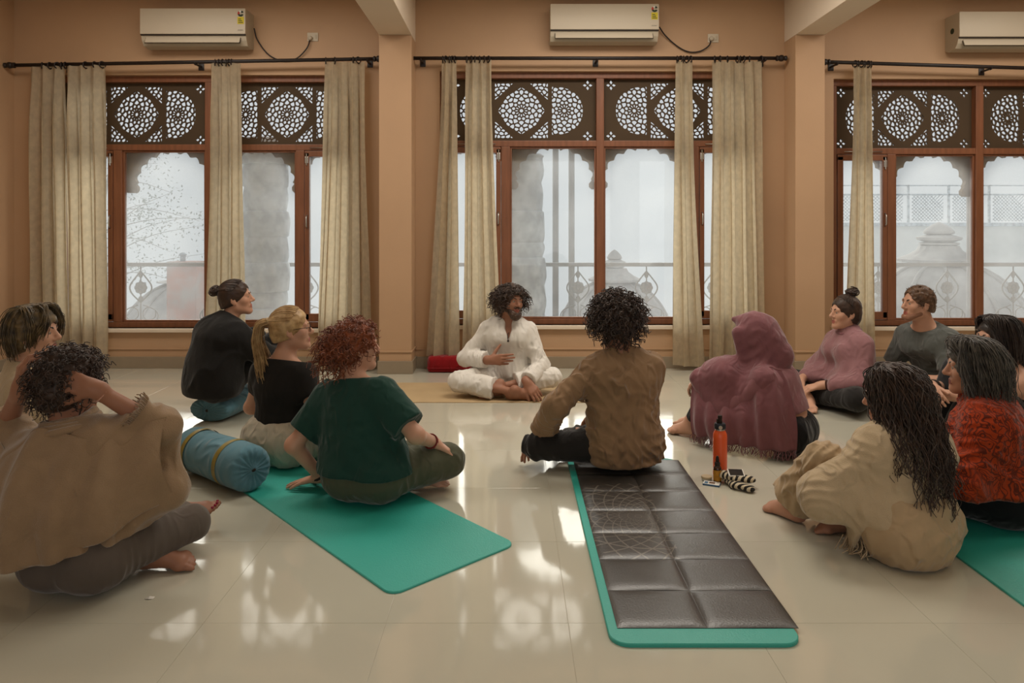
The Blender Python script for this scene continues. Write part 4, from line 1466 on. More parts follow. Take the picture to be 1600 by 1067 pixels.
# ---------------------------------------------------------------- 2 man in the tan shirt, seen from behind
def tan_man():
    f = Fig(False, tf=V3(.34, .94, 0), pel=V3(0, 0, .12), waist=V3(-.01, -.01, .28), chest=V3(-.005, .0, .45), neck=V3(.0, .03, .60), hd=V3(.0, .06, .775), hf=V3(.38, .92, -.05),
            wrL=V3(-.365, .235, .165), poleL=V3(-.9, -.5, .1), wrR=V3(.16, .31, .20), poleR=V3(1, -.5, -.4),
            knL=V3(-.40, .26, .095), knR=V3(.38, .27, .11), anL=V3(.08, .38, .06), anR=V3(-.07, .30, .07))
    root = person('tan_man', f, (.60, 3.80, .022), 122, 'curly-haired man in a tan linen shirt, back to us, on the black folding mat', SK_TAN, LIP2,
        hands=[(('L', V3(-.50, .42, -.58), V3(-.45, .15, .85)), dict(curl=(.22, .25, .3, .35), thumb=(.55, .1))),
               (('R', V3(-.5, .8, -.3), V3(0, .3, 1)), dict(curl=(.3, .3, .3, .3)))],
        feet=[(('L', V3(.9, .1, 0), V3(.1, .5, .8)), {}), (('R', V3(-.9, .1, 0), V3(0, .5, .8)), {})], h=.0065)
    M = cloth('tan_linen', srgb(152, 122, 92), var=.14, vscale=3, bump=.35, bscale=260, trans=.08, wr=1.0)
    S = upper(f, .014, .035, sl=(1.80, 1.85), neck=.020, cuff=.016, u0=.060, w=1.03)
    S.add(cap(f.pel + V3(0, -.03, -.05), f.pel + V3(0, -.01, .12), .152, .13, .05, f.pr, .72), f.glutes(.008), cap(f.chest, f.pel + V3(0, -.01, .02), .128, .138, .05, f.pr, .68))
    S.cut(V3(0, .035, .05), V3(0, .85, -.5), V3(-.4, 0, -.1), V3(.4, .6, .17), .012)
    S.disp += [folds(.010, (9, 9, 4), .5, 2.0), dir_folds(f.wrL - f.elL, 95, .009, 1.2, 2.0, f.wrL, .22), dir_folds(V3(.3, 0, 1), 60, .011, 2.0, 3.0, f.waist + V3(0, -.1, -.05), .28),
               dir_folds(f.elL - f.shL, 60, .006, 1.4, 8.0)]
    S.floor(.004)
    sh = sdf_obj('shirt', S, M, root)
    cs = []
    F = np.stack([f.tr, f.tfw, f.tup], 1)
    for lv in range(4):
        pts = [f.neck + F @ V3(.070 * math.sin(t), -.068 * math.cos(t) + .006, .020 + .008 * lv) for t in np.linspace(-2.6, 2.6, 22)]
        cs.append((np.array(pts), .006))
    strands_obj('collar', cs, M, sh, 6)
    # yoke seam across the shoulders
    pts = []
    P = lower(f, .004, .15, upto=(.88, .88), flare=.012)
    P.disp += [folds(.005, (8, 8, 6), .4, 5.0), dir_folds(f.knL - f.hipL, 65, .007, 1.6, 1.0)]
    sdf_obj('trousers', P, cloth('charcoal', srgb(46, 43, 41), var=.15), root)
    hair_cap(f, M_hair_dark, root, .022, .008, 55, low=-.085, h=.006)
    curls(f, M_hair_dark, root, 720, 9, (.06, .095), .012, .022, .0044, gravity=.30, low=-.095, face_cut=.06, front_z=.06, vol=(1.15, 1.0, 1.0), grow=(.085, .104, .098), ang=4.2)
tan_man()

# ---------------------------------------------------------------- 3 red-haired woman in the green tee
def red_woman():
    f = Fig(True, tf=V3(.12, .99, 0), shoulder=.155, pel=V3(0, 0, .13), waist=V3(-.03, .0, .27), chest=V3(-.065, .005, .41), neck=V3(-.09, .01, .555), hd=V3(-.085, .045, .715), hf=V3(.66, .75, .02),
            wrR=V3(.265, .165, .245), poleR=V3(.9, -.6, -.5), arms=(.262, .232), wrL=V3(-.275, .03, .062), poleL=V3(-.5, -.6, 0),
            knR=V3(.305, .24, .135), knL=V3(-.33, .28, .13), anL=V3(.165, .225, .07), anR=V3(-.13, .36, .07))
    root = person('red_woman', f, (-.69, 3.36, .010), 72, 'red-haired woman in dark green tee and olive trousers on the left teal mat', SK_FAIR, LIP,
        hands=[(('R', V3(.62, .42, -.42), V3(.35, .2, .9)), dict(curl=(.22, .25, .3, .3), thumb=(.5, .1))),
               (('L', V3(-.93, -.18, -.22), V3(-.15, 0, 1)), dict(curl=(.10, .08, .10, .12), spread=.12, thumb=(.75, 0)))],
        feet=[(('L', V3(.93, .25, -.06), V3(0, -.35, .9)), {}), (('R', V3(-.9, .2, 0), V3(0, .5, .8)), {})], h=.006)
    M = cloth('green_tee', srgb(36, 66, 58), var=.10, bump=.15, bscale=500)
    S = upper(f, .018, .140, sl=(.78, .74), neck=.002, w=1.16, belly=.028, u0=.068)
    S.add(f.glutes(.034), cap(f.pel, f.waist, .146, .130, .05, f.pr, .74))
    S.disp += [folds(.006, (10, 10, 6), .5, 3.0), dir_folds(V3(.4, 0, 1), 60, .007, 1.8, 3.0, f.waist + V3(.05, -.08, -.06), .24)]
    sdf_obj('tee_shirt', S, M, root)
    P = lower(f, .022, .205, upto=(.80, .72), belly=.02, flare=.02)
    P.disp += [folds(.006, (8, 8, 7), .45, 5.0), dir_folds(f.knR - f.hipR, 55, .008, 1.6, 1.0, f.hipR + V3(.08, .06, .05), .2)]
    sdf_obj('trousers', P, cloth('olive', srgb(88, 88, 70), var=.12, bump=.2), root)
    hair_cap(f, M_hair_red, root, .012, .006, 60, low=-.07, extra=[ell(f.hl(0, -.105, -.01), (.062, .055, .075), .04, f.H)])
    curls(f, M_hair_red, root, 360, 5, (.03, .055), .009, .018, .0032, gravity=.2, low=-.06, face_cut=.06, front_z=.07, ang=4.4)
    # loose low bun of curls
    rn = np.random.RandomState(4)
    cs = []
    for k in range(300):
        v = rn.normal(size=3); v /= np.linalg.norm(v)
        p = V3(0, -.105, -.005) + v * np.array([.060, .056, .072])
        if p[1] > -.05: continue
        t = np.linspace(0, 1, 17); L = rn.uniform(.04, .085)
        a = nrmz(np.cross(v, rn.normal(size=3))); b = np.cross(v, a)
        q = p + np.outer(t * L, v) + np.outer(t * t * L * .5, V3(0, -.1, -1)) + (np.cos(t * 14)[:, None] * a + np.sin(t * 14)[:, None] * b) * (.004 + .007 * t)[:, None]
        cs.append((f.hd + q @ f.H.T, .0032 * (1.05 - .6 * t)))
    strands_obj('curly_bun', cs, M_hair_red, root, 3)
    brows(f, M_hair_red, root)
    band(f, 'bracelet', cloth('red_cord', srgb(120, 40, 34)), root, f.elR, f.wrR, .86, .034, .004)
    band(f, 'bracelet', cloth('red_cord2', srgb(140, 60, 44)), root, f.elR, f.wrR, .93, .033, .003)
    band(f, 'wrist_band', M_dark, root, f.elL, f.wrL, .93, .032, .007)
red_woman()
# ---------------------------------------------------------------- 4 blonde woman with glasses
def smooth_hair(fig, m, root, back, n=240, seed=1, e=.010, thick=.0022, low=-.05, extra=None, hairline=.062, lines=220, front_z=.062):
    """hair combed back to a gathering point (head-local): a skull-hugging mass with strands laid over it"""
    hair_cap(fig, m, root, e, .0025, 40, low=low, extra=extra, h=.005, front_z=front_z)
    rn = np.random.RandomState(seed)
    cs = []
    back = np.asarray(back, float)
    A = np.array([.076 + e, .096 + e, .088 + e]) + .0015
    c0 = np.array([0, -.016, .032])
    for _ in range(lines):
        a = rn.uniform(-1, 1)
        st = np.array([.074 * math.sin(a * 1.75), .078 * math.cos(a * 1.45) - .005, .085 * max(math.cos(a * 1.5), -.3) + .01])
        q = []
        for t in np.linspace(0, 1, 12):
            p = st * (1 - t) + (back - c0) * t
            d = p / A
            l = np.linalg.norm(d)
            q.append(c0 + p / l * (1.0 + .01 * rn.rand()) if l > 1e-6 else c0 + p)
        cs.append((fig.hd + np.array(q) @ fig.H.T + rn.normal(size=3) * .0012, thick * rn.uniform(.6, 1.2)))
    strands_obj('combed_strands', cs, m, root, 3)

def blonde_woman():
    f = Fig(True, tf=V3(-.06, 1, 0), pel=V3(0, 0, .12), waist=V3(0, .01, .27), chest=V3(.0, .02, .41), neck=V3(.0, .02, .555), hd=V3(.025, .055, .725), hf=V3(.72, .68, .08),
            wrR=V3(.17, .22, .165), poleR=V3(.7, -.8, -.3), wrL=V3(-.16, .26, .19), poleL=V3(-.8, -.5, -.3),
            knR=V3(.34, .27, .13), knL=V3(-.34, .27, .13), anL=V3(.10, .36, .07), anR=V3(-.10, .33, .07))
    root = person('blonde_woman', f, (-1.28, 3.90, .010), 62, 'blonde woman with ponytail and glasses in black tee and pale trousers', SK_FAIR, LIP,
        hands=[(('R', V3(-.2, .8, -.4), V3(.2, .3, 1)), {}), (('L', V3(.3, .8, -.4), V3(0, .3, 1)), {})],
        feet=[(('L', V3(.9, .2, 0), V3(0, .5, .8)), {}), (('R', V3(-.9, .2, 0), V3(0, .5, .8)), {})], h=.0065)
    S = upper(f, .012, .175, sl=(.42, .42), neck=.000, u0=.056)
    S.disp += [folds(.005, (10, 10, 6), .5, 9.0), dir_folds(V3(0, 0, 1), 75, .005, 1.8, 3.0, f.waist + V3(0, 0, -.05), .2)]
    sdf_obj('tee_shirt', S, cloth('black_tee', srgb(40, 38, 36), wr=.2, sheen=.1), root)
    P = lower(f, .024, .20, upto=(.85, .85), flare=.03)
    P.disp += [folds(.008, (16, 16, 5), .5, 4.0)]
    sdf_obj('trousers', P, cloth('pale_cotton', srgb(196, 186, 166), wr=.7), root)
    gp = V3(0, -.118, .055)
    smooth_hair(f, M_hair_blonde, root, gp, seed=3)
    g = []
    rn = np.random.RandomState(2)
    for k in range(14):
        x = rn.normal() * .036
        g.append([gp + V3(x * .2, 0, 0), gp + V3(x * .6, -.045, -.015), gp + V3(x, -.065, -.10), gp + V3(x * 1.3, -.055, -.19), gp + V3(x * 1.2 + .01, -.045, -.285 + rn.normal() * .02)])
    strand_set(f, g, 460, 5, .013, .0028, wave=.004, wfreq=40, name='ponytail', m=M_hair_blonde, root=root)
    band(f, 'hair_tie', cloth('hair_tie', srgb(206, 180, 140)), root, f.hl(*gp) + f.H @ V3(0, .012, .004), f.hl(*gp) + f.H @ V3(0, -.012, -.004), .5, .019, .007)
    brows(f, M_hair_blonde, root)
    G = MB()
    for sg in (-1, 1):
        pts = [f.hl(sg * .033 + .023 * math.cos(a), .100, -.003 + .019 * math.sin(a)) for a in np.linspace(0, 2 * PI, 16, endpoint=False)]
        G.tube(pts, .0016, 5, closed=True)
        G.tube([f.hl(sg * .056, .099, .004), f.hl(sg * .074, .06, .006), f.hl(sg * .083, -.01, .004), f.hl(sg * .080, -.022, -.012)], .0016, 5)
    G.tube([f.hl(-.010, .101, 0), f.hl(0, .106, .003), f.hl(.010, .101, 0)], .0014, 5)
    g_ = G.build('glasses', M_dark, root, True); g_['kind'] = 'thing'
blonde_woman()

# ---------------------------------------------------------------- 5 woman in black on the round cushion
def bun_black_woman():
    f = Fig(True, tf=V3(-.10, 1, 0), pel=V3(0, 0, .25), waist=V3(0, .0, .385), chest=V3(.01, .04, .525), neck=V3(.02, .09, .65), hd=V3(.04, .14, .81), hf=V3(.62, .77, .12),
            wrR=V3(.08, .44, .43), poleR=V3(1, -.2, -.6), wrL=V3(-.08, .44, .43), poleL=V3(-1, -.2, -.6),
            anR=V3(.11, .46, .075), kpoleR=V3(.1, .5, 1), anL=V3(-.11, .46, .075), kpoleL=V3(-.1, .5, 1))
    root = person('bun_black_woman', f, (-2.03, 4.80, .005), 50, 'woman in black sweater with hair in a bun, seated on the plain blue bolster', SK_FAIR, LIP,
        hands=[(('R', V3(-.7, .6, -.1), V3(.3, .5, .8)), dict(curl=(.4, .4, .4, .4))), (('L', V3(.7, .6, -.1), V3(-.3, .5, .8)), dict(curl=(.4, .4, .4, .4)))],
        feet=[(('R', V3(.1, 1, 0)), {}), (('L', V3(-.1, 1, 0)), {})], h=.007)
    S = upper(f, .030, .165, sl=(1.85, 1.85), neck=.045, u0=.062, w=1.08, h=.007)
    S.add(cap(f.pel + V3(0, -.02, -.03), f.pel + V3(0, -.01, .12), .155, .145, .06, f.pr, .75))
    S.add(cap(f.neck, f.neck + f.tup * .04, .060, .056, .02), cap(f.chest, f.pel, .145, .165, .06, f.pr, .75))
    S.disp += [folds(.008, (8, 8, 5), .5, 12.0)]
    M = cloth('black_wool', srgb(34, 33, 32), sheen=.15, bump=.5, bscale=220, wr=.15)
    sdf_obj('sweater', S, M, root)
    P = lower(f, .015, .36, upto=(.92, .92))
    P.disp += [folds(.005, (9, 9, 5), .5, 4.0)]
    sdf_obj('trousers', P, cloth('black_cotton', srgb(30, 30, 30)), root)
    gp = V3(0, -.118, .060)
    smooth_hair(f, M_hair_dark, root, gp, seed=6)
    rn = np.random.RandomState(8); cs = []
    for k in range(60):
        a = rn.uniform(0, 6.28); b = rn.uniform(-.7, .7); r = .030 + rn.normal() * .004
        t = np.linspace(0, 4.2, 14) + rn.uniform(0, 6)
        ax = frame(rn.normal(size=3), V3(.1, .2, 1))
        q = gp + V3(0, -.018, .008) + r * (np.cos(t)[:, None] * ax[:, 0] + np.sin(t)[:, None] * ax[:, 1])
        cs.append((f.hd + q @ f.H.T, .0042))
    strands_obj('hair_bun', cs, M_hair_dark, root, 4)
    brows(f, M_hair_dark, root)
bun_black_woman()

# ---------------------------------------------------------------- 6 woman in the cream sweater, left edge
def cream_woman():
    f = Fig(True, tf=V3(.10, 1, 0), pel=V3(0, 0, .16), waist=V3(0, .01, .31), chest=V3(.0, .025, .46), neck=V3(.0, .03, .60), hd=V3(.03, .065, .79), hf=V3(.58, .80, .03),
            wrR=V3(.12, .34, .24), poleR=V3(.9, -.5, -.3), wrL=V3(-.14, .34, .24), poleL=V3(-.9, -.5, -.3),
            knR=V3(.34, .27, .14), knL=V3(-.34, .27, .14), anL=V3(.10, .36, .07), anR=V3(-.10, .33, .07))
    root = person('cream_woman', f, (-2.36, 3.35, .005), 48, 'woman with short dark streaked hair in a cream high-necked sweater near the left wall', SK_FAIR, LIP,
        hands=[(('R', V3(-.4, .8, -.3), V3(.2, .3, 1)), {}), (('L', V3(.4, .8, -.3), V3(0, .3, 1)), {})],
        feet=[(('L', V3(.9, .2, 0), V3(0, .5, .8)), {}), (('R', V3(-.9, .2, 0), V3(0, .5, .8)), {})], h=.007)
    S = upper(f, .026, .10, sl=(1.88, 1.88), neck=.058, u0=.062, w=1.08, h=.007)
    S.add(cap(f.neck - f.tup * .02, f.neck + f.tup * .05, .072, .064, .02))
    S.disp += [folds(.008, (8, 8, 5), .5, 15.0)]
    sdf_obj('sweater', S, cloth('cream_wool', srgb(186, 166, 136), bump=.5, bscale=240, wr=.3), root)
    P = lower(f, .02, .26, upto=(.9, .9))
    sdf_obj('trousers', P, cloth('brown_cotton', srgb(80, 68, 56)), root)
    M = hair_mat('streaked', srgb(40, 33, 24), srgb(120, 98, 62))
    hair_cap(f, M, root, .018, .005, 34, low=-.085, front_z=.05)
    rn = np.random.RandomState(3); g = []
    for k in range(46):
        a = rn.uniform(-2.75, 2.75)            # 0 = front, pi = back
        top = V3(rn.normal() * .02, -.01 + rn.normal() * .02, .128)
        x, y = math.sin(a), math.cos(a)
        if abs(a) < .9: end = V3(.092 * math.copysign(1, x), .070, -.01 + rn.normal() * .015); mid = V3(.07 * math.copysign(1, x), .085, .07)
        else:
            end = V3(.094 * x, -.018 + .105 * y * .9, -.055 - .045 * (abs(a) > 1.7) + rn.normal() * .012); mid = V3(.100 * x, -.018 + .120 * y, .045)
        g.append([top, (top + mid) * .5 + V3(.02 * x, .02 * y, .028), mid, (mid + end) * .5 + V3(.008 * x, .008 * y, 0), end])
    strand_set(f, g, 520, 5, .007, .0026, wave=.003, wfreq=30, name='hair_locks', m=M, root=root)
    brows(f, M_hair_dark, root)
    MB().tube([f.hl(.080, -.006, -.042), f.hl(.083, -.006, -.052), f.hl(.081, -.006, -.062)], .003, 6).build('earring', M_steel, root, True)
cream_woman()

# ---------------------------------------------------------------- 7 woman at the front left, hands in her hair
def poncho_woman():
    f = Fig(True, tf=V3(-.05, 1, 0), pel=V3(0, 0, .125), waist=V3(-.02, .01, .27), chest=V3(-.05, .03, .41), neck=V3(-.085, .045, .555), hd=V3(-.105, .085, .715), hf=V3(.42, .90, -.10),
            wrR=V3(.045, .015, .715), elR=V3(.205, .14, .550), wrL=V3(-.262, .02, .700), elL=V3(-.40, .10, .53),
            knR=V3(.24, .295, .125), knL=V3(-.35, .26, .13), anL=V3(.165, .160, .07), anR=V3(.06, .475, .095))
    tn = [f.anR + V3(.05 + .01 * k, .14, .03) for k in range(1)]
    root = person('poncho_woman', f, (-1.55, 2.53, .004), 82, 'woman in beige wool poncho and grey leggings lifting both hands to her curly hair', SK_TAN, LIP2,
        hands=[(('R', V3(-.86, -.22, .30), V3(.05, -1, .35)), dict(curl=(.35, .40, .45, .5), spread=.10, thumb=(.8, .15))),
               (('L', V3(.18, -.15, .95), V3(-.5, -.75, .15)), dict(curl=(.55, .6, .65, .7), spread=.06, thumb=(.7, .3)))],
        feet=[(('L', V3(.95, .12, .02), V3(0, -.45, .9)), {}), (('R', V3(.80, .36, .36), V3(-.35, -.2, .9)), {})], h=.0058)
    # loose poncho hanging from the raised elbows
    S = SDF(.0065)
    b = .022
    S.add(f.torso(b, 1.1))
    S.add(cap(f.shR, f.elR, .078, .060, .06), cap(f.shL, f.elL, .078, .062, .06))
    wR = f.elR + (f.wrR - f.elR) * .40; wL = f.elL + (f.wrL - f.elL) * .35
    S.add(cone(f.elR, wR, .070, .060, .04), cone(f.elL, wL, .070, .060, .04))
    hR, hL = V3(.255, .12, .315), V3(-.44, .10, .22)
    lowb, lowf = V3(-.10, -.13, .165), V3(-.06, .17, .25)
    S.add(tri(f.elR + V3(.03, .02, -.01), hR + V3(.02, .03, 0), f.shR, .030, .07), tri(f.shR, hR, lowb, .032, .08), tri(f.shR, hR, lowf, .030, .07),
          tri(f.elL, hL, f.shL, .030, .07), tri(f.shL, hL, lowb, .034, .08), tri(f.shL, hL, lowf, .030, .07),
          tri(f.shR, f.shL, lowb, .052, .08), cap(lowb, V3(-.07, -.08, .36), .075, .085, .08, V3(1, 0, 0), .55))
    # folds of cloth gathered at the neck and fanning to the hem
    nk = f.neck.copy()
    def fan(p):
        d = p - nk
        a = np.arctan2(d[:, 0], -d[:, 2] + .05) * 9 + 2.2 * (vnoise(p + 3, 5.0) - .5) * 3
        r = np.linalg.norm(d, axis=1)
        return .013 * (1 - np.abs(np.sin(a)) * 1.5) * np.clip((r - .08) * 4, 0, 1) * np.clip(vnoise(p + 9, 4.5) * 1.9 - .35, 0, 1)
    S.disp += [fan, folds(.008, (9, 9, 4), .6, 21.0), dir_folds(f.wrR - f.elR, 60, .010, 1.5, 2.0, wR, .14)]
    S.add(tri(hR, lowb, lowf, .035, .08), tri(hL, lowb, lowf, .03, .08))
    S.cut(V3(-.1, 0, .165), V3(.10, 0, -1), k=.012)
    S.cut(f.neck + f.tup * .036, f.tup + f.tfw * .15, f.neck - .16, f.neck + V3(.13, .16, .2), .006)
    M = cloth('beige_wool', srgb(154, 128, 100), var=.16, vscale=14, bump=.6, bscale=260, sheen=.5, wr=.5, wscale=9)
    po = sdf_obj('poncho', S, M, root, keep=.5)
    top = [f.elL + V3(-.055, -.02, .045), f.shL + V3(-.03, -.075, .045), f.neck + V3(-.03, -.095, .025), f.shR + V3(.0, -.080, .040), f.elR * .55 + f.shR * .45 + V3(.01, -.075, .040), f.elR + V3(.055, -.03, .045)]
    bot = [V3(-.50, .02, .20), V3(-.27, -.13, .160), V3(-.10, -.215, .158), V3(.06, -.165, .185), V3(.19, -.06, .245), V3(.292, .10, .315)]
    loft_cloth('back_panel', top, bot, M, po, 130, 64, .016, 5.5, 3.0, .056, (0, -1, 0), .007, .9)
    # cowl roll around the neck, fringe at the right cuff
    F = np.stack([f.tr, f.tfw, f.tup], 1)
    cs = []
    for k, (r, z, th) in enumerate(((.082, .036, .017), (.098, .020, .016), (.116, .004, .015))):
        pts = np.array([f.neck + F @ V3((r + .008 * math.sin(3 * t + k)) * math.sin(t), r * math.cos(t) * .95 + .006, z + .012 * math.cos(t) + .006 * math.sin(2 * t + k)) for t in np.linspace(0, 2 * PI, 36)])
        cs.append((pts, th))
    strands_obj('cowl', cs, M, po, 8)
    rn = np.random.RandomState(3); fr = []
    W = frame(f.wrR - f.elR, V3(0, 0, 1))
    for k in range(64):
        a = k / 64 * 2 * PI
        p = wR + (W[:, 0] * math.cos(a) + W[:, 2] * math.sin(a)) * .066
        q = p + W[:, 1] * .018 + (W[:, 0] * math.cos(a) + W[:, 2] * math.sin(a)) * .010 + rn.normal(size=3) * .004
        fr.append((cr([p - W[:, 1] * .01, (p + q) / 2 + rn.normal(size=3) * .002, q + V3(0, 0, -.006)], 5), .0022))
    t_ = strands_obj('fringe', fr, M, po, 4); t_['kind'] = 'stuff'
    P = lower(f, .004, .165, upto=(.80, .80))
    P.disp += [folds(.003, (12, 12, 9), .5, 4.0), dir_folds(f.knR - f.hipR, 90, .004, 1.8, 1.0, f.hipR + V3(.07, .05, 0), .16)]
    sdf_obj('leggings', P, cloth('grey_leggings', srgb(98, 88, 80), wr=.25), root)
    hair_cap(f, M_hair_dark, root, .016, .007, 60, low=-.085, h=.0055)
    curls(f, M_hair_dark, root, 620, 15, (.04, .07), .010, .018, .0030, gravity=.35, low=-.10, face_cut=.05, front_z=.06, ang=4.2)
    brows(f, M_hair_dark, root)
    band(f, 'bracelet', cloth('pale_cord', srgb(200, 150, 130)), root, f.elR, f.wrR, .88, .0315, .0035)
    for dz in (0, -.018): MB().sphere(f.hl(.082, -.004, -.045 + dz), .005).build('earring', M_steel, root, True)
    # red nail varnish on the far foot
    nv = mat('nail_varnish', srgb(150, 30, 60), .25, .5)
    fd = nrmz(V3(.80, .36, .36)); u = V3(-.35, -.2, .9); u = nrmz(u - fd * (u @ fd)); r = np.cross(fd, u)
    for sd, a0, L in ((-.030, .118, .040), (-.009, .122, .036), (.008, .119, .032), (.022, .112, .028)):
        c = f.anR + (fd * (a0 + L * .95) + r * sd + u * -.052) * .96
        MB().sphere(c, .0065, 8, 6).build('toenail', nv, root, True)
poncho_woman()
# ---------------------------------------------------------------- 8 woman under the mauve shawl hood, knees drawn up
M_mauve = cloth('mauve_wool', srgb(134, 88, 92), var=.14, vscale=20, bump=.5, bscale=300, sheen=.5, wr=.4)
def hooded_woman():
    f = Fig(True, tf=V3(.0, 1, 0), pel=V3(0, 0, .12), waist=V3(0, .015, .255), chest=V3(.0, .07, .385), neck=V3(.0, .135, .49), hd=V3(-.01, .20, .63), hf=V3(-.05, .99, -.12),
            wrR=V3(.09, .47, .375), poleR=V3(1, 0, -.6), wrL=V3(-.13, .49, .375), poleL=V3(-.25, 0, -1),
            anR=V3(.09, .60, .075), kpoleR=V3(.1, .4, 1), anL=V3(-.08, .57, .075), kpoleL=V3(-.12, .4, 1))
    root = person('hooded_woman', f, (1.61, 4.10, .004), 142, 'woman with mauve fringed shawl drawn over her head like a hood, knees up', SK_FAIR, LIP,
        hands=[(('L', V3(.35, .7, -.5), V3(-.3, .5, .8)), dict(curl=(.3, .3, .35, .4))), (('R', V3(-.5, .7, -.4), V3(.3, .5, .8)), dict(curl=(.3, .3, .35, .4)))],
        feet=[(('R', V3(.12, 1, -.02)), {}), (('L', V3(-.05, 1, -.02)), {})], h=.0065)
    S = upper(f, .012, .215, sl=(1.2, 1.2), neck=.01, u0=.055, hemtilt=(0, -.35))
    S.disp += [folds(.005, (10, 10, 6), .5, 31.0)]
    sdf_obj('top', S, cloth('mauve_top', srgb(146, 100, 104)), root)
    P = lower(f, .008, .150, upto=(.90, .90))
    P.disp += [folds(.004, (10, 10, 6), .5, 4.0)]
    sdf_obj('leggings', P, cloth('black_leggings', srgb(30, 28, 29)), root)
    # shawl: hood, shoulders and the long left side hanging from the arm
    S = SDF(.0065)
    h = f.hl
    S.add(ell(h(0, -.025, .020), (.100, .128, .118), .04, f.H), ell(h(0, -.06, -.07), (.098, .095, .10), .05, f.H))
    S.add(cap(h(0, .0, .105), h(0, .105, .125), .050, .014, .05), cap(h(0, -.05, .06), h(0, -.14, -.10), .085, .080, .06))
    S.add(cap(h(-.085, .065, .05), h(-.075, .055, -.10), .028, .03, .05), cap(h(.085, .065, .05), h(.075, .055, -.10), .028, .03, .05))
    S.sub(ell(h(0, .115, -.035), (.066, .115, .112), .02, f.H), .02)
    S.add(cap(f.shL, f.shR, .080, .072, .05), cap(f.neck, f.chest + f.tfw * -.01, .085, .080, .06, f.tr, .8))
    S.add(cap(f.shR, f.elR, .060, .054, .05), cap(f.elR, f.wrR + V3(0, -.06, 0), .054, .048, .05), tri(f.elR, f.wrR, V3(.2, .40, .16), .014, .04))
    S.add(cap(f.shL, f.elL, .052, .047, .04), cap(f.elL, f.wrL + V3(0, -.05, 0), .047, .040, .04))
    S.add(cap(f.knL, f.knR, .080, .080, .05), tri(f.knL, f.knR, f.chest + V3(0, .08, 0), .05, .08))
    ch = f.hl(0, .055, -.13)
    S.add(tri(ch, f.elL, f.wrL, .024, .06), tri(ch, f.wrL, f.wrR, .024, .06), tri(ch, f.elR, f.wrR, .024, .06), tri(ch, f.elL, f.shL, .03, .06), tri(f.elL, f.wrL, f.knL, .026, .06), tri(f.elL, f.knL, ch, .026, .07), tri(f.wrL, f.knL, f.knR, .026, .06), tri(f.elL, f.wrL, (f.elL + f.wrL) / 2 + V3(-.04, 0, -.10), .022, .06))
    S.add(ell((f.elL + f.knL + ch) / 3 + V3(-.01, 0, -.01), (.085, .12, .085), .08), ell((f.wrL + f.knL + ch) / 3, (.085, .11, .075), .08))
    b0, b1, b2 = V3(-.235, .02, .050), V3(-.265, .27, .050), V3(-.225, .50, .055)
    S.disp += [folds(.004, (11, 11, 6), .7, 11.0), dir_folds(V3(0, .6, 1), 60, .006, 2.4, 3.0, f.neck, .2)]
    sh = sdf_obj('shawl', S, M_mauve, root, keep=.5)
    up_ = V3(0, 0, .058)
    top = [f.shL + V3(.03, -.085, .060), f.shL + V3(-.010, -.02, .078), (f.shL + f.elL) / 2 + V3(0, 0, .072), f.elL + V3(0, .0, .066), (f.elL + f.wrL) / 2 + V3(.02, 0, .062), f.wrL + V3(.03, .05, .050)]
    mid = [V3(-.165, -.085, .28), f.shL + V3(-.10, -.05, -.11), V3(-.245, .14, .22), V3(-.26, .27, .21), V3(-.25, .40, .20), V3(-.21, .52, .20)]
    bot = [V3(-.205, -.105, .07), b0, (b0 + b1) / 2, b1, (b1 + b2) / 2, b2]
    lo_, P_ = loft_cloth('shawl_side', top, bot, M_mauve, sh, 90, 44, .012, 6.5, 2.0, 0.0, (-1, 0, .3), .006, .8, mid)
    hem = P_[-1]
    rn = np.random.RandomState(6); fr = []
    for k in range(150):
        t = k / 149
        p = hem[int(t * (len(hem) - 1))] + V3(rn.normal() * .002, rn.normal() * .003, .0)
        q = p + V3(-.005 + rn.normal() * .012, rn.normal() * .014, 0)
        fr.append((cr([p + V3(0, 0, .0), (p + q) / 2 + V3(rn.normal() * .004, rn.normal() * .006, -.016), V3(q[0], q[1], .010 + abs(rn.normal()) * .004)], 6), .0019))
    t_ = strands_obj('fringe', fr, M_mauve, sh, 3); t_['kind'] = 'stuff'
    hair_cap(f, M_hair_dark, root, .004, .002, 40, low=-.06)
    brows(f, M_hair_dark, root)
hooded_woman()

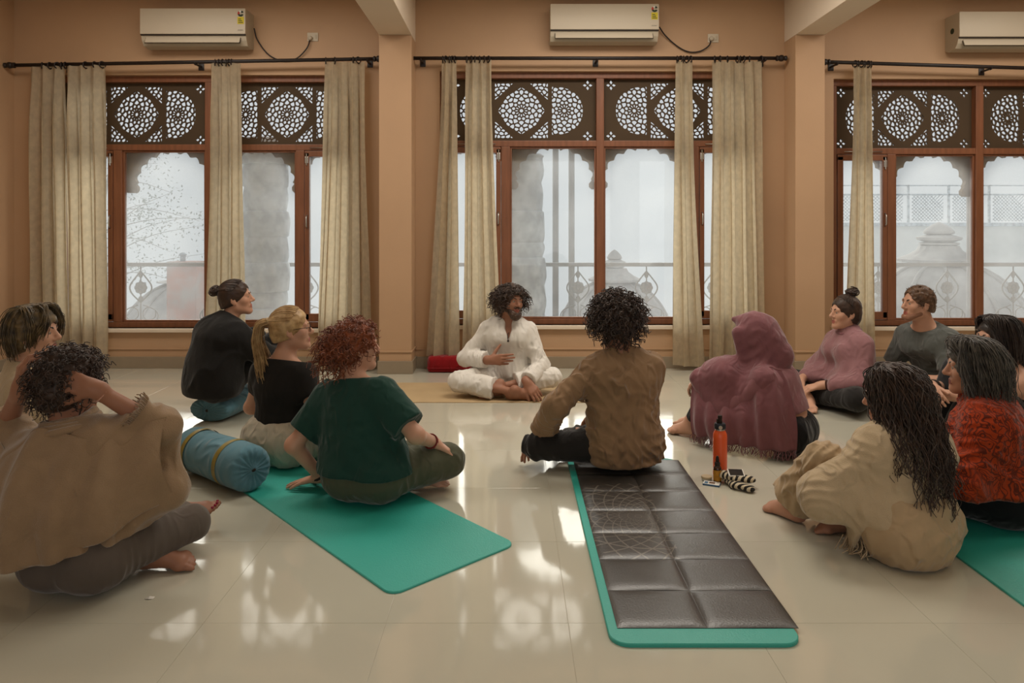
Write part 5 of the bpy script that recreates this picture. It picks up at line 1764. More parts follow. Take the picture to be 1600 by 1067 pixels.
# ---------------------------------------------------------------- 9 woman in the mauve poncho with a top bun
def mauve_bun_woman():
    f = Fig(True, tf=V3(.0, 1, 0), pel=V3(0, 0, .115), waist=V3(0, .01, .25), chest=V3(.0, .02, .39), neck=V3(.0, .02, .52), hd=V3(.0, .055, .675), hf=V3(.05, .99, .02),
            wrR=V3(.13, .32, .165), poleR=V3(.9, -.5, -.4), wrL=V3(-.10, .30, .17), poleL=V3(-.9, -.5, -.4),
            knR=V3(.36, .24, .105), knL=V3(-.35, .20, .125), anL=V3(.09, .30, .06), anR=V3(-.06, .38, .06))
    root = person('mauve_bun_woman', f, (2.50, 5.18, .004), 188, 'woman in mauve poncho with hair knotted on top, cross-legged in profile by right pillar', SK_FAIR, LIP,
        hands=[(('R', V3(-.5, .8, -.25), V3(.2, .3, 1)), dict(curl=(.3, .35, .4, .4))), (('L', V3(.35, .9, -.25), V3(-.2, .3, 1)), dict(curl=(.3, .35, .4, .4)))],
        feet=[(('L', V3(.9, .25, 0), V3(0, .5, .8)), {}), (('R', V3(-.85, .5, 0), V3(0, .4, .9)), {})], h=.0065)
    P = lower(f, .014, .20, upto=(.92, .92))
    P.disp += [folds(.005, (10, 10, 6), .5, 4.0)]
    sdf_obj('trousers', P, cloth('charcoal_jersey', srgb(44, 42, 41)), root)
    S = SDF(.0065)
    S.add(f.torso(.022))
    wR, wL = f.elR + (f.wrR - f.elR) * .72, f.elL + (f.wrL - f.elL) * .72
    S.add(cap(f.shR, f.elR, .068, .062, .05), cap(f.shL, f.elL, .068, .062, .05), cone(f.elR, wR, .058, .052, .04), cone(f.elL, wL, .058, .052, .04))
    lb, lf = V3(0, -.15, .12), V3(0, .17, .19)
    for sh, el, wr, sg in ((f.shR, f.elR, wR, 1), (f.shL, f.elL, wL, -1)):
        o = V3(sg * .20, .02, .10)
        S.add(tri(sh, el, o, .022, .06), tri(sh, lb, o, .024, .07), tri(el, wr, V3(sg * .14, .20, .16), .020, .05), tri(sh, lf, wr, .020, .06), tri(el, o, lb, .022, .06))
    S.add(cap(f.neck, f.neck + f.tup * .03, .066, .062, .03))
    nk = f.neck.copy()
    def fan(p):
        d = p - nk
        a = np.arctan2(d[:, 0], d[:, 1]) * 7 + 3 * (vnoise(p + 5, 5) - .5) * 2
        r = np.linalg.norm(d, axis=1)
        return .008 * np.sin(a) * np.clip((r - .08) * 5, 0, 1)
    S.disp += [fan, folds(.005, (9, 9, 5), .6, 3.0)]
    S.cut(V3(0, 0, .10), V3(0, 0, -1))
    po = sdf_obj('poncho', S, cloth('mauve_knit', srgb(150, 108, 110), var=.12, vscale=20, bump=.5, bscale=280, sheen=.4, wr=.4), root, keep=.5)
    F = np.stack([f.tr, f.tfw, f.tup], 1)
    cs = []
    for k, (r, z, th) in enumerate(((.066, .034, .012), (.080, .018, .012))):
        cs.append((np.array([f.neck + F @ V3(r * math.sin(t), r * math.cos(t) + .006, z - .016 * math.cos(t) + .004 * math.sin(3 * t + k)) for t in np.linspace(0, 2 * PI, 30)]), th))
    strands_obj('cowl', cs, M_mauve, po, 7)
    smooth_hair(f, M_hair_dark, root, V3(0, -.045, .122), seed=16, low=-.075)
    rn = np.random.RandomState(12); cs = []
    for k in range(60):
        ax = frame(rn.normal(size=3), V3(.1, .2, 1)); r = .032 + rn.normal() * .006
        t = np.linspace(0, 4.0, 13) + rn.uniform(0, 6)
        q = V3(0, -.055, .150) + V3(1.1, 1.1, .8) * r * (np.cos(t)[:, None] * ax[:, 0] + np.sin(t)[:, None] * ax[:, 1])
        cs.append((f.hd + q @ f.H.T, .0045))
    strands_obj('hair_bun', cs, M_hair_dark, root, 4)
    brows(f, M_hair_dark, root)
    band(f, 'bracelet', cloth('wood_beads', srgb(70, 40, 30)), root, f.elL, f.wrL, .86, .032, .007)
    MB().sphere(f.hl(-.082, -.006, -.046), .005).build('earring', M_dark, root, True)
mauve_bun_woman()

# ---------------------------------------------------------------- 10 man in the grey tee
def grey_man():
    f = Fig(False, tf=V3(.05, 1, 0), pel=V3(0, 0, .20), waist=V3(0, .075, .335), chest=V3(.005, .16, .47), neck=V3(.01, .215, .60), hd=V3(.02, .275, .765), hf=V3(.34, .93, .04),
            wrR=V3(.21, .42, .235), poleR=V3(.4, -1, 0), wrL=V3(.02, .42, .26), poleL=V3(-1, -.3, -.5),
            knR=V3(.15, .30, .10), knL=V3(-.22, .34, .10), anR=V3(.12, -.06, .06), anL=V3(-.12, -.06, .06))
    root = person('grey_man', f, (3.10, 5.04, .004), 206, 'short-haired man in grey tee kneeling and leaning forward below the right window', SK_FAIR, LIP,
        hands=[(('R', V3(-.1, .5, -.85), V3(.4, .8, .4)), dict(curl=(.2, .2, .25, .25))), (('L', V3(.85, .4, -.25), V3(.0, .5, .8)), dict(curl=(.3, .3, .35, .35)))],
        feet=[(('R', V3(.1, -1, .0), V3(0, .1, -1)), {}), (('L', V3(-.1, -1, .0), V3(0, .1, -1)), {})], h=.0065)
    S = upper(f, .014, .17, sl=(.78, .78), neck=.012, u0=.058, w=1.0)
    S.add(cap(f.pel, f.waist, .128, .112, .05, f.pr, .72))
    S.disp += [folds(.007, (10, 10, 6), .5, 17.0), dir_folds(V3(-.3, .2, 1), 70, .007, 2.0, 3.0, f.waist, .2)]
    sdf_obj('tee_shirt', S, cloth('grey_tee', srgb(96, 98, 94), var=.12, wr=.6), root)
    P = lower(f, .014, .24, upto=(.95, .95))
    P.disp += [folds(.005, (10, 10, 6), .5, 4.0)]
    sdf_obj('trousers', P, cloth('black_jersey', srgb(34, 33, 34)), root)
    hair_cap(f, M_hair_brown, root, .008, .006, 60, low=-.045, front_z=.078, sub=None)
    rn = np.random.RandomState(21); cs = []
    for p, v in scalp_pts(f, 420, 9, .05, -.05, front_z=.088, grow=(.083, .103, .096)):
        d = nrmz(v * .6 + V3(0, .35, .0) + rn.normal(size=3) * .3)
        q = p + np.outer(np.linspace(0, 1, 5), d * rn.uniform(.014, .028)) - v * .004
        cs.append((f.hd + q @ f.H.T, .0022 * np.linspace(1, .4, 5)))
    strands_obj('short_hair', cs, M_hair_brown, root, 3)
    brows(f, M_hair_brown, root, .0045)
    B = SDF(.004)
    B.add(cap(f.hl(-.054, .016, -.064), f.hl(-.028, .070, -.094), .019, .020, .02), cap(f.hl(.054, .016, -.064), f.hl(.028, .070, -.094), .019, .020, .02), cap(f.hl(-.02, .078, -.100), f.hl(.02, .078, -.100), .0175, .0175, .02))
    sdf_obj('stubble', B, mat('stubble', srgb(158, 116, 94), .8, .1, var=.3, vscale=300), root)
grey_man()

# ---------------------------------------------------------------- 11 woman at the right edge, arms round her knees
def tank_woman():
    f = Fig(True, tf=V3(.0, 1, 0), pel=V3(0, 0, .115), waist=V3(0, .01, .25), chest=V3(.0, .05, .39), neck=V3(.0, .085, .51), hd=V3(.0, .135, .655), hf=V3(-.06, .99, .02),
            wrR=V3(.0, .50, .375), poleR=V3(1, 0, -.5), wrL=V3(-.02, .53, .345), poleL=V3(-1, 0, -.35),
            anR=V3(.10, .46, .07), kpoleR=V3(.1, .4, 1), anL=V3(-.10, .46, .07), kpoleL=V3(-.1, .4, 1))
    root = person('tank_woman', f, (2.93, 4.05, .004), 176, 'dark-haired woman in dark top with white straps, forearms crossed over raised knees at right edge', SK_FAIR, LIP,
        hands=[(('R', V3(-.9, .3, -.2), V3(.2, .6, .8)), dict(curl=(.4, .4, .4, .4))), (('L', V3(.75, .6, -.3), V3(-.2, .6, .7)), dict(curl=(.4, .4, .45, .45)))],
        feet=[(('R', V3(.1, 1, 0)), {}), (('L', V3(-.1, 1, 0)), {})], h=.0065)
    S = SDF(.0065)
    S.add(f.torso(.010))
    for q, sg in (('R', 1), ('L', -1)):
        S.sub(ell(getattr(f, 'sh' + q) + f.tr * sg * .035 + f.tup * .0, (.078, .12, .105), .02), .015)
    n = f.neck - f.tup * .02
    S.cut(n, f.tup + f.tfw * .3, n - .16, n + .16, .006)
    S.cut(V3(0, 0, .14), V3(0, 0, -1))
    S.disp += [folds(.004, (10, 10, 6), .5, 19.0)]
    sdf_obj('tank_top', S, cloth('dark_teal', srgb(36, 44, 44)), root)
    sc = []
    for q, sg in (('R', 1), ('L', -1)):
        sh = getattr(f, 'sh' + q)
        c = sh - f.tr * sg * .040 - f.tup * .018
        pts = [c + f.tup * .086 * math.cos(t) + f.tfw * .080 * math.sin(t) - f.tr * sg * (.012 * math.cos(t) - .006) for t in np.linspace(-2.5, 2.0, 22)]
        sc.append((np.array(pts), .0095))
    strands_obj('white_strap', sc[:1], cloth('white_cotton', srgb(214, 206, 192)), root, 8)
    strands_obj('white_strap', sc[1:], bpy.data.materials['cloth_white_cotton'], root, 8)
    P = lower(f, .014, .19, upto=(.93, .93), flare=.01)
    P.disp += [folds(.005, (10, 10, 6), .5, 4.0)]
    sdf_obj('trousers', P, cloth('dark_denim', srgb(48, 48, 50)), root)
    hair_cap(f, M_hair_black, root, .014, .003, 34, low=-.10, front_z=.05, extra=[ell(f.hl(0, -.05, -.06), (.085, .065, .085), .04, f.H)])
    rn = np.random.RandomState(31); g = []
    for k in range(40):
        a = rn.uniform(-2.9, 2.9)
        x, y = math.sin(a), math.cos(a)
        if abs(a) < 1.0: x = .85 * math.copysign(1, x); y = .45
        top = V3(rn.normal() * .015, .01, .130)
        mid = V3(.098 * x, -.016 + .118 * y, .05); low = V3(.104 * x, -.03 + .105 * y, -.06); end = V3(.098 * x, -.045 + .10 * y, -.155 + rn.normal() * .012)
        g.append([top, (top + mid) / 2 + V3(.02 * x, .02 * y, .03), mid, low, end])
    for k in range(16):
        sx = -1 if k % 2 else 1
        g.append([V3(sx * .004, .005 + .004 * k, .127), V3(sx * .042, .045 + .003 * k, .112), V3(sx * .078, .050 + rn.normal() * .006, .050), V3(sx * .093, .035 + rn.normal() * .008, -.03), V3(sx * .092, .020, -.145 + rn.normal() * .012)])
    strand_set(f, g, 720, 5, .009, .0024, wave=.002, wfreq=25, name='hair_lengths', m=M_hair_black, root=root)
    brows(f, M_hair_black, root)
    band(f, 'wrist_watch', M_dark, root, f.elR, f.wrR, .80, .034, .009)
tank_woman()

# ---------------------------------------------------------------- 12 woman in the orange shawl
def shawl_mat():
    m = cloth('orange_shawl', srgb(176, 62, 26), var=0, bump=.4, bscale=260, wr=.5)
    nt = m.node_tree; N, L = nt.nodes, nt.links
    b = N['Principled BSDF']
    tc = N.new('ShaderNodeTexCoord')
    nz = N.new('ShaderNodeTexNoise'); nz.inputs['Scale'].default_value = 9; nz.inputs['Detail'].default_value = 2
    vo = N.new('ShaderNodeTexVoronoi'); vo.feature = 'DISTANCE_TO_EDGE'; vo.inputs['Scale'].default_value = 17
    v2 = N.new('ShaderNodeTexVoronoi'); v2.inputs['Scale'].default_value = 13
    mx = N.new('ShaderNodeMix'); mx.data_type = 'RGBA'; mx.blend_type = 'LINEAR_LIGHT'; mx.inputs[0].default_value = .12
    L.new(tc.outputs['Object'], nz.inputs['Vector'])
    L.new(tc.outputs['Object'], mx.inputs[6]); L.new(nz.outputs[1], mx.inputs[7])
    L.new(mx.outputs[2], vo.inputs['Vector']); L.new(mx.outputs[2], v2.inputs['Vector'])
    r1 = N.new('ShaderNodeMapRange'); r1.inputs[1].default_value = .02; r1.inputs[2].default_value = .07; r1.inputs[3].default_value = 1; r1.inputs[4].default_value = 0
    L.new(vo.outputs['Distance'], r1.inputs[0])
    r2 = N.new('ShaderNodeMath'); r2.operation = 'SINE'
    m3 = N.new('ShaderNodeMath'); m3.operation = 'MULTIPLY'; m3.inputs[1].default_value = 26
    L.new(v2.outputs['Distance'], m3.inputs[0]); L.new(m3.outputs[0], r2.inputs[0])
    r3 = N.new('ShaderNodeMath'); r3.operation = 'GREATER_THAN'; r3.inputs[1].default_value = .55; L.new(r2.outputs[0], r3.inputs[0])
    ma = N.new('ShaderNodeMath'); ma.operation = 'MAXIMUM'; L.new(r1.outputs[0], ma.inputs[0]); L.new(r3.outputs[0], ma.inputs[1])
    mk = N.new('ShaderNodeTexNoise'); mk.inputs['Scale'].default_value = 4.5; L.new(tc.outputs['Object'], mk.inputs['Vector'])
    mr = N.new('ShaderNodeMapRange'); mr.inputs[1].default_value = .30; mr.inputs[2].default_value = .46; L.new(mk.outputs[0], mr.inputs[0])
    mm = N.new('ShaderNodeMath'); mm.operation = 'MULTIPLY'; L.new(ma.outputs[0], mm.inputs[0]); L.new(mr.outputs[0], mm.inputs[1])
    c = N.new('ShaderNodeMix'); c.data_type = 'RGBA'; c.inputs[6].default_value = srgb(164, 60, 26); c.inputs[7].default_value = srgb(98, 40, 26)
    L.new(mm.outputs[0], c.inputs[0]); L.new(c.outputs[2], b.inputs['Base Color'])
    return m
def orange_woman():
    f = Fig(True, tf=V3(.0, 1, 0), pel=V3(0, 0, .12), waist=V3(0, .01, .25), chest=V3(.0, .04, .385), neck=V3(.0, .07, .50), hd=V3(-.01, .115, .655), hf=V3(-.30, .95, -.03),
            wrR=V3(.12, .30, .20), poleR=V3(.9, -.5, -.4), wrL=V3(-.12, .30, .20), poleL=V3(-.9, -.5, -.4),
            knR=V3(.33, .28, .13), knL=V3(-.20, .33, .13), anL=V3(.12, .36, .07), anR=V3(-.06, .42, .07))
    root = person('orange_woman', f, (2.19, 3.14, .010), 140, 'grey-haired woman wrapped in a patterned orange shawl on the right teal mat', SK_WARM, LIP2,
        hands=[(('R', V3(-.5, .8, -.2), V3(.2, .3, 1)), {}), (('L', V3(.5, .8, -.2), V3(-.2, .3, 1)), {})],
        feet=[(('L', V3(.9, .2, 0), V3(0, .5, .8)), {}), (('R', V3(-.9, .2, 0), V3(0, .5, .8)), {})], h=.0065)
    P = lower(f, .026, .19, upto=(.95, .95))
    P.disp += [folds(.004, (10, 10, 6), .5, 4.0)]
    sdf_obj('trousers', P, cloth('black_trousers', srgb(28, 27, 28)), root)
    S = SDF(.0065)
    S.add(f.torso(.032, 1.04), cap(f.shR, f.elR, .080, .078, .06), cap(f.shL, f.elL, .080, .078, .06))
    S.add(cap(f.elR, f.wrR, .072, .06, .05), cap(f.elL, f.wrL, .072, .06, .05))
    S.add(tri(f.elR, f.elL, f.pel + V3(0, -.06, .03), .085, .08), tri(f.elL, f.wrL, f.pel + V3(-.1, .1, .06), .04, .07), tri(f.elR, f.wrR, f.pel + V3(.1, .1, .06), .04, .07))
    S.add(cap(f.neck - f.tup * .01, f.neck + f.tup * .035, .088, .074, .03))
    S.disp += [folds(.010, (8, 8, 4), .7, 25.0), dir_folds(V3(.2, 0, 1), 60, .006, 2.0, 3.0)]
    S.cut(V3(0, 0, .150), V3(0, .1, -1), k=.01)
    M = shawl_mat()
    so_ = sdf_obj('shawl', S, M, root, keep=.5)
    F = np.stack([f.tr, f.tfw, f.tup], 1)
    cs = []
    for k, (r, z, th) in enumerate(((.078, .042, .015), (.094, .024, .016))):
        cs.append((np.array([f.neck + F @ V3(r * math.sin(t), r * math.cos(t) * .95, z + .010 * math.sin(2 * t + k) - .01 * math.cos(t)) for t in np.linspace(0, 2 * PI, 30)]), th))
    strands_obj('shawl_roll', cs, M, so_, 8)
    hair_cap(f, M_hair_grey, root, .020, .006, 40, low=-.115, front_z=.05, extra=[ell(f.hl(0, -.045, -.065), (.092, .070, .075), .04, f.H), cap(f.hl(-.075, .03, -.03), f.hl(-.078, .01, -.10), .022, .026, .03), cap(f.hl(.075, .03, -.03), f.hl(.078, .01, -.10), .022, .026, .03)])
    rn = np.random.RandomState(41); g = []
    for k in range(46):
        a = rn.uniform(-2.9, 2.9)
        x, y = math.sin(a), math.cos(a)
        if abs(a) < .95: x = .82 * math.copysign(1, x); y = .50
        top = V3(rn.normal() * .015 + .02, .02, .130)
        mid = V3(.105 * x, -.016 + .122 * y, .05); low = V3(.116 * x, -.03 + .112 * y, -.05); end = V3(.104 * x, -.04 + .10 * y, -.130 + rn.normal() * .012)
        g.append([top, (top + mid) / 2 + V3(.022 * x, .022 * y, .03), mid, low, end])
    for k in range(16):
        sx = -1 if k % 2 else 1
        g.append([V3(sx * .004, .005 + .004 * k, .127), V3(sx * .042, .045 + .003 * k, .112), V3(sx * .078, .050 + rn.normal() * .006, .050), V3(sx * .093, .035 + rn.normal() * .008, -.03), V3(sx * .092, .020, -.115 + rn.normal() * .012)])
    strand_set(f, g, 860, 5, .010, .0025, wave=.007, wfreq=45, name='wavy_hair', m=M_hair_grey, root=root)
    brows(f, M_hair_grey, root)
orange_woman()

# ---------------------------------------------------------------- 13 woman with the long curly brown hair
def long_hair_woman():
    f = Fig(True, tf=V3(.28, .96, 0), pel=V3(0, 0, .12), waist=V3(.01, .0, .245), chest=V3(.04, .02, .365), neck=V3(.055, .04, .468), hd=V3(.045, .07, .598), hf=V3(-.12, .98, -.10),
            wrL=V3(-.06, .36, .16), poleL=V3(-1, -.2, -.2), wrR=V3(.10, .40, .17), poleR=V3(.9, -.3, -.4),
            anL=V3(-.06, .46, .065), knL=V3(-.13, .26, .31), anR=V3(.02, .24, .06), knR=V3(.23, .33, .13))
    root = person('long_hair_woman', f, (1.575, 2.82, .004), 128, 'woman with long dark curly hair in a cream fringed shawl and baggy trousers', SK_WARM, LIP2,
        hands=[(('L', V3(.5, .5, -.5), V3(-.6, .4, .5)), dict(curl=(.3, .3, .35, .4))), (('R', V3(-.8, .4, -.3), V3(.3, .6, .7)), dict(curl=(.3, .3, .35, .4)))],
        feet=[(('L', V3(.12, .99, -.04)), {}), (('R', V3(-.75, .6, -.02), V3(.2, .0, 1)), {})], h=.006)
    P = lower(f, .024, .185, upto=(.85, .84), flare=.030)
    P.add(cap(f.pel + V3(0, -.03, -.01), f.pel + V3(0, -.02, .05), .160, .140, .05, f.pr, .78))
    P.add(cap(f.knL + (f.anL - f.knL) * .5, f.knL + (f.anL - f.knL) * .80, .078, .070, .04))
    P.disp += [folds(.009, (14, 14, 5), .6, 4.0), dir_folds(f.knL - f.hipL, 60, .006, 1.8, 1.0)]
    MP = cloth('cream_cotton', srgb(186, 160, 126), var=.10, wr=.7)
    sdf_obj('baggy_trousers', P, MP, root)
    S = SDF(.006)
    S.add(f.torso(.026, 1.06), cap(f.shR, f.elR, .076, .070, .06), cap(f.shL, f.elL, .076, .070, .06), cap(f.elR, f.elR + (f.wrR - f.elR) * .6, .066, .058, .05), cone(f.elL, f.elL + (f.wrL - f.elL) * .35, .066, .058, .05))
    S.add(tri(f.elL, f.elR, f.pel + V3(0, -.03, .08), .080, .08), tri(f.shL, f.elL, f.pel + V3(-.13, .02, .07), .045, .07))
    S.add(cap(f.neck - f.tup * .01, f.neck + f.tup * .03, .080, .070, .03))
    S.add(tri(V3(-.22, .06, .20), V3(-.16, .14, .17), V3(-.19, .12, .035), .010, .03))
    S.disp += [folds(.008, (9, 9, 6), .7, 35.0), dir_folds(V3(.35, .1, 1), 42, .004, 3.5, 3.0), dir_folds(f.elL - f.shL, 60, .005, 2.6, 7.0, f.elL, .15)]
    S.cut(V3(0, 0, .165), V3(0, .05, -1), V3(-.16, -.4, 0), V3(.5, .5, .2), .01)
    S.floor(.02)
    MS = cloth('cream_gauze', srgb(196, 174, 142), var=.10, vscale=20, bump=.5, bscale=240, wr=.7)
    sh = sdf_obj('shawl', S, MS, root, keep=.5)
    rn = np.random.RandomState(7); fr = []
    for k in range(36):
        p = V3(-.205 + .06 * rn.rand(), .06 + .10 * k / 35, .05 + .03 * rn.rand())
        fr.append((cr([p, p + V3(-.015 + rn.normal() * .008, rn.normal() * .01, -.03), V3(p[0] - .03 + rn.normal() * .012, p[1] + rn.normal() * .014, .010)], 6), .0024))
    t_ = strands_obj('fringe', fr, MS, sh, 3); t_['kind'] = 'stuff'
    hair_cap(f, M_hair_dark, root, .018, .005, 40, low=-.11, front_z=.05, extra=[ell(f.hl(0, -.06, -.06), (.088, .065, .09), .05, f.H)])
    g = []
    back = f.H.T @ V3(-.62, -.78, 0); dn = f.H.T @ V3(0, 0, -1)
    rn = np.random.RandomState(51)
    for k in range(70):
        a = rn.uniform(.75, 2 * PI - .75)
        x, y = math.sin(a), math.cos(a)
        L = rn.uniform(.20, .36) * (1.0 if y < -.2 else .8)
        top = V3(rn.normal() * .012, .02 + rn.normal() * .01, .126)
        mid = V3(.104 * x, -.016 + .120 * y, .045)
        low = V3(.122 * x, -.03 + .116 * min(y, .5), -.07)
        p3 = low + dn * L * .5 + back * (.060 if y < .2 else .03) + V3(.015 * x, 0, 0)
        p4 = low + dn * L + back * (.095 if y < .2 else .05) + V3(.0 * x + rn.normal() * .02, rn.normal() * .01, 0)
        g.append([top, (top + mid) / 2 + V3(.022 * x, .022 * y, .03), mid, low, p3, p4])
    strand_set(f, g, 620, 5, .010, .0030, seg=26, wave=.013, wfreq=62, name='long_curls', m=M_hair_dark, root=root, taper=.45)
    brows(f, M_hair_dark, root)
long_hair_woman()
# ================================================================== CURTAINS, RODS, AIR CONDITIONERS
def curtain_mat():
    m = mat('curtain_cloth', srgb(216, 200, 170), .75, .2, var=.14, vscale=26, stretch=(1, 1, .8), bump=.12, bscale=120, sheen=.2, vcontrast=.8, trans=.62)
    return m
M_curtain = curtain_mat()
CY = 6.40
def curtain(t0, t1, b0, b1, yt, yb, n, seed, label, group='cream window curtains', mid=None):
    sc = FPX / CY
    X = lambda px: (px - 800) / sc
    Z = lambda py: EYE - (py - HORIZON) / sc
    rn = np.random.RandomState(seed)
    nu, nv = n * 14 + 1, 44
    u = np.linspace(0, 1, nu)[None]; v = np.linspace(0, 1, nv)[:, None]
    c0 = rn.uniform(0, 6.28)
    ph = rn.uniform(-.9, .9, n + 2)
    amp = rn.uniform(.55, 1.1, n + 2)
    k = u * n
    i = np.clip(k.astype(int), 0, n); fr = k - i
    warp = np.interp(u.ravel(), np.linspace(0, 1, n + 2), ph)[None] * (.25 + .75 * v)
    am = np.interp(u.ravel(), np.linspace(0, 1, n + 2), amp)[None]
    th = 2 * PI * n * u + c0 + warp + .5 * np.sin(v * 3 + seed)
    ease = v ** 1.6
    if mid is None: L = X(t0) * (1 - ease) + X(b0) * ease; R = X(t1) * (1 - ease) + X(b1) * ease
    else:
        q = 1 - np.abs(v - .5) * 2
        L = X(t0) * (1 - ease) + X(b0) * ease + mid[0] / sc * q; R = X(t1) * (1 - ease) + X(b1) * ease + mid[1] / sc * q
    wid = np.abs(R - L)
    A = np.minimum(.012 + .034 * np.minimum(v * 5, 1), .34 * wid / n * 1.5) * am
    y = A * np.sin(th) + .25 * A * np.sin(2.1 * th + 1.3) + .006 * np.sin(v * 9 + u * 11 + seed)
    x = L + (R - L) * u + .22 * wid / n * np.sin(2 * th + .7) * np.minimum(v * 6, 1) * .6
    z = Z(yt) + (Z(yb) - Z(yt)) * v + .006 * np.sin(th * .5 + seed) * v + 0 * u
    # little peaks between the pinch pleats at the top
    z = z + np.where(v < .02, -.008 * np.abs(np.sin(th * .5)), 0)
    V = np.stack([x, y + 0 * x, z], -1).reshape(-1, 3)
    jx = np.arange(nv - 1)[:, None] * nu + np.arange(nu - 1)[None]
    Q = np.stack([jx, jx + 1, jx + nu + 1, jx + nu], -1).reshape(-1, 4)
    cx = (X(t0) + X(t1)) / 2
    V[:, 0] -= cx
    me = np_mesh('curtain', V, Q, M_curtain)
    o = bpy.data.objects.new('curtain', me); COL.objects.link(o); o.location = (cx, CY, 0)
    return tag(o, label, 'curtain', group)
curtain(47, 101, 44, 106, 100, 566, 3, 1, 'greyish cream curtain at far left of the left window')
curtain(104, 164, 107, 167, 100, 566, 3, 2, 'sunlit cream curtain beside the left wood frame of the left window')
curtain(330, 376, 318, 384, 98, 560, 3, 3, 'cream curtain gathered in front of the left window centre post')
curtain(508, 570, 492, 579, 96, 578, 4, 4, 'sunlit cream curtain on right side of the left window next to the pillar')
curtain(690, 713, 667, 722, 93, 557, 2, 5, 'cream curtain at left end of the middle window, above the red bolster')
curtain(728, 768, 724, 784, 93, 562, 3, 6, 'pale cream curtain just behind the teacher in white')
curtain(1056, 1082, 1050, 1101, 95, 572, 2, 7, 'cream curtain hanging over the right pane of the middle window')
curtain(1113, 1190, 1108, 1196, 95, 576, 5, 8, 'wide sunlit curtain at right end of the middle window')
curtain(1334, 1362, 1316, 1368, 101, 566, 3, 9, 'cream curtain at the left end of the right window')

def rod(p0, p1, rings, brackets, label, fin=(True, True)):
    sc = FPX / CY
    a, b = at(p0[0], p0[1], CY), at(p1[0], p1[1], CY)
    r = empty('curtain_rod', tuple(a), label, 'curtain rod', 'dark iron curtain rods')
    d = b - a
    MB().tube([(0, 0, 0), tuple(d)], .0165, 10).build('rod', M_iron, r, True)
    u = d.normalized()
    for k, e in enumerate((Vector((0, 0, 0)), d)):
        if not fin[k]: continue
        s_ = -1 if k == 0 else 1
        pr = [(.017, 0), (.026, .006), (.026, .020), (.016, .026), (.027, .036), (.030, .055), (.024, .070), (.016, .075), (.023, .084), (.023, .098), (.008, .108)]
        M = Matrix.Rotation(PI / 2 * s_, 4, 'Y')
        M.translation = e
        MB().lathe(pr, n=14, M=M).build('finial', M_iron, r, 'auto')
    ring = None
    for px in rings:
        t = ((px - p0[0]) / (p1[0] - p0[0]))
        c = d * t
        if ring is None:
            m = MB()
            m.tube([(0, .028 * math.cos(q), -.009 + .028 * math.sin(q)) for q in np.linspace(0, 2 * PI, 16, endpoint=False)], .0058, 6, closed=True)
            m.tube([(0, 0, -.037), (0, 0, -.046)], .003, 5)
            ring = m.build('ring', M_iron, r, True); o = ring
        else:
            o = ring.copy(); COL.objects.link(o)
        o.location = c
        o.rotation_euler = (0, 0, ((px * 7.3) % 1.0 - .5) * 1.2)
    for px in brackets:
        c = d * ((px - p0[0]) / (p1[0] - p0[0]))
        m = MB()
        m.box((c.x - .012, .0, c.z - .022), (c.x + .012, WALL - CY, c.z - .010), .003)
        m.box((c.x - .026, WALL - CY - .008, c.z - .05), (c.x + .026, WALL - CY + .002, c.z + .015), .006)
        m.tube([(c.x, -.016, c.z - .006), (c.x, -.012, c.z - .018), (c.x, .004, c.z - .022), (c.x, .016, c.z - .014)], .008, 6)
        m.build('bracket', M_iron, r, 'auto')
rod((24, 102), (583, 92), [66, 78, 90, 96, 102, 134, 148, 160, 336, 342, 348, 353, 358, 362, 509, 523, 552, 560], [95, 305, 574], 'dark iron rod above the left window, slightly tilted')
rod((646, 91), (1212, 91), [692, 697, 702, 707, 711, 729, 736, 742, 749, 756, 763, 1058, 1063, 1068, 1073, 1079, 1117, 1125, 1137, 1152, 1157, 1162, 1171, 1189], [658, 933, 1196], 'dark iron rod above the middle window', (False, True))
rod((1297, 97), (1760, 111), [1336, 1341, 1346, 1351, 1356, 1361], [1308, 1548], 'dark iron rod above the right window, running out of frame')

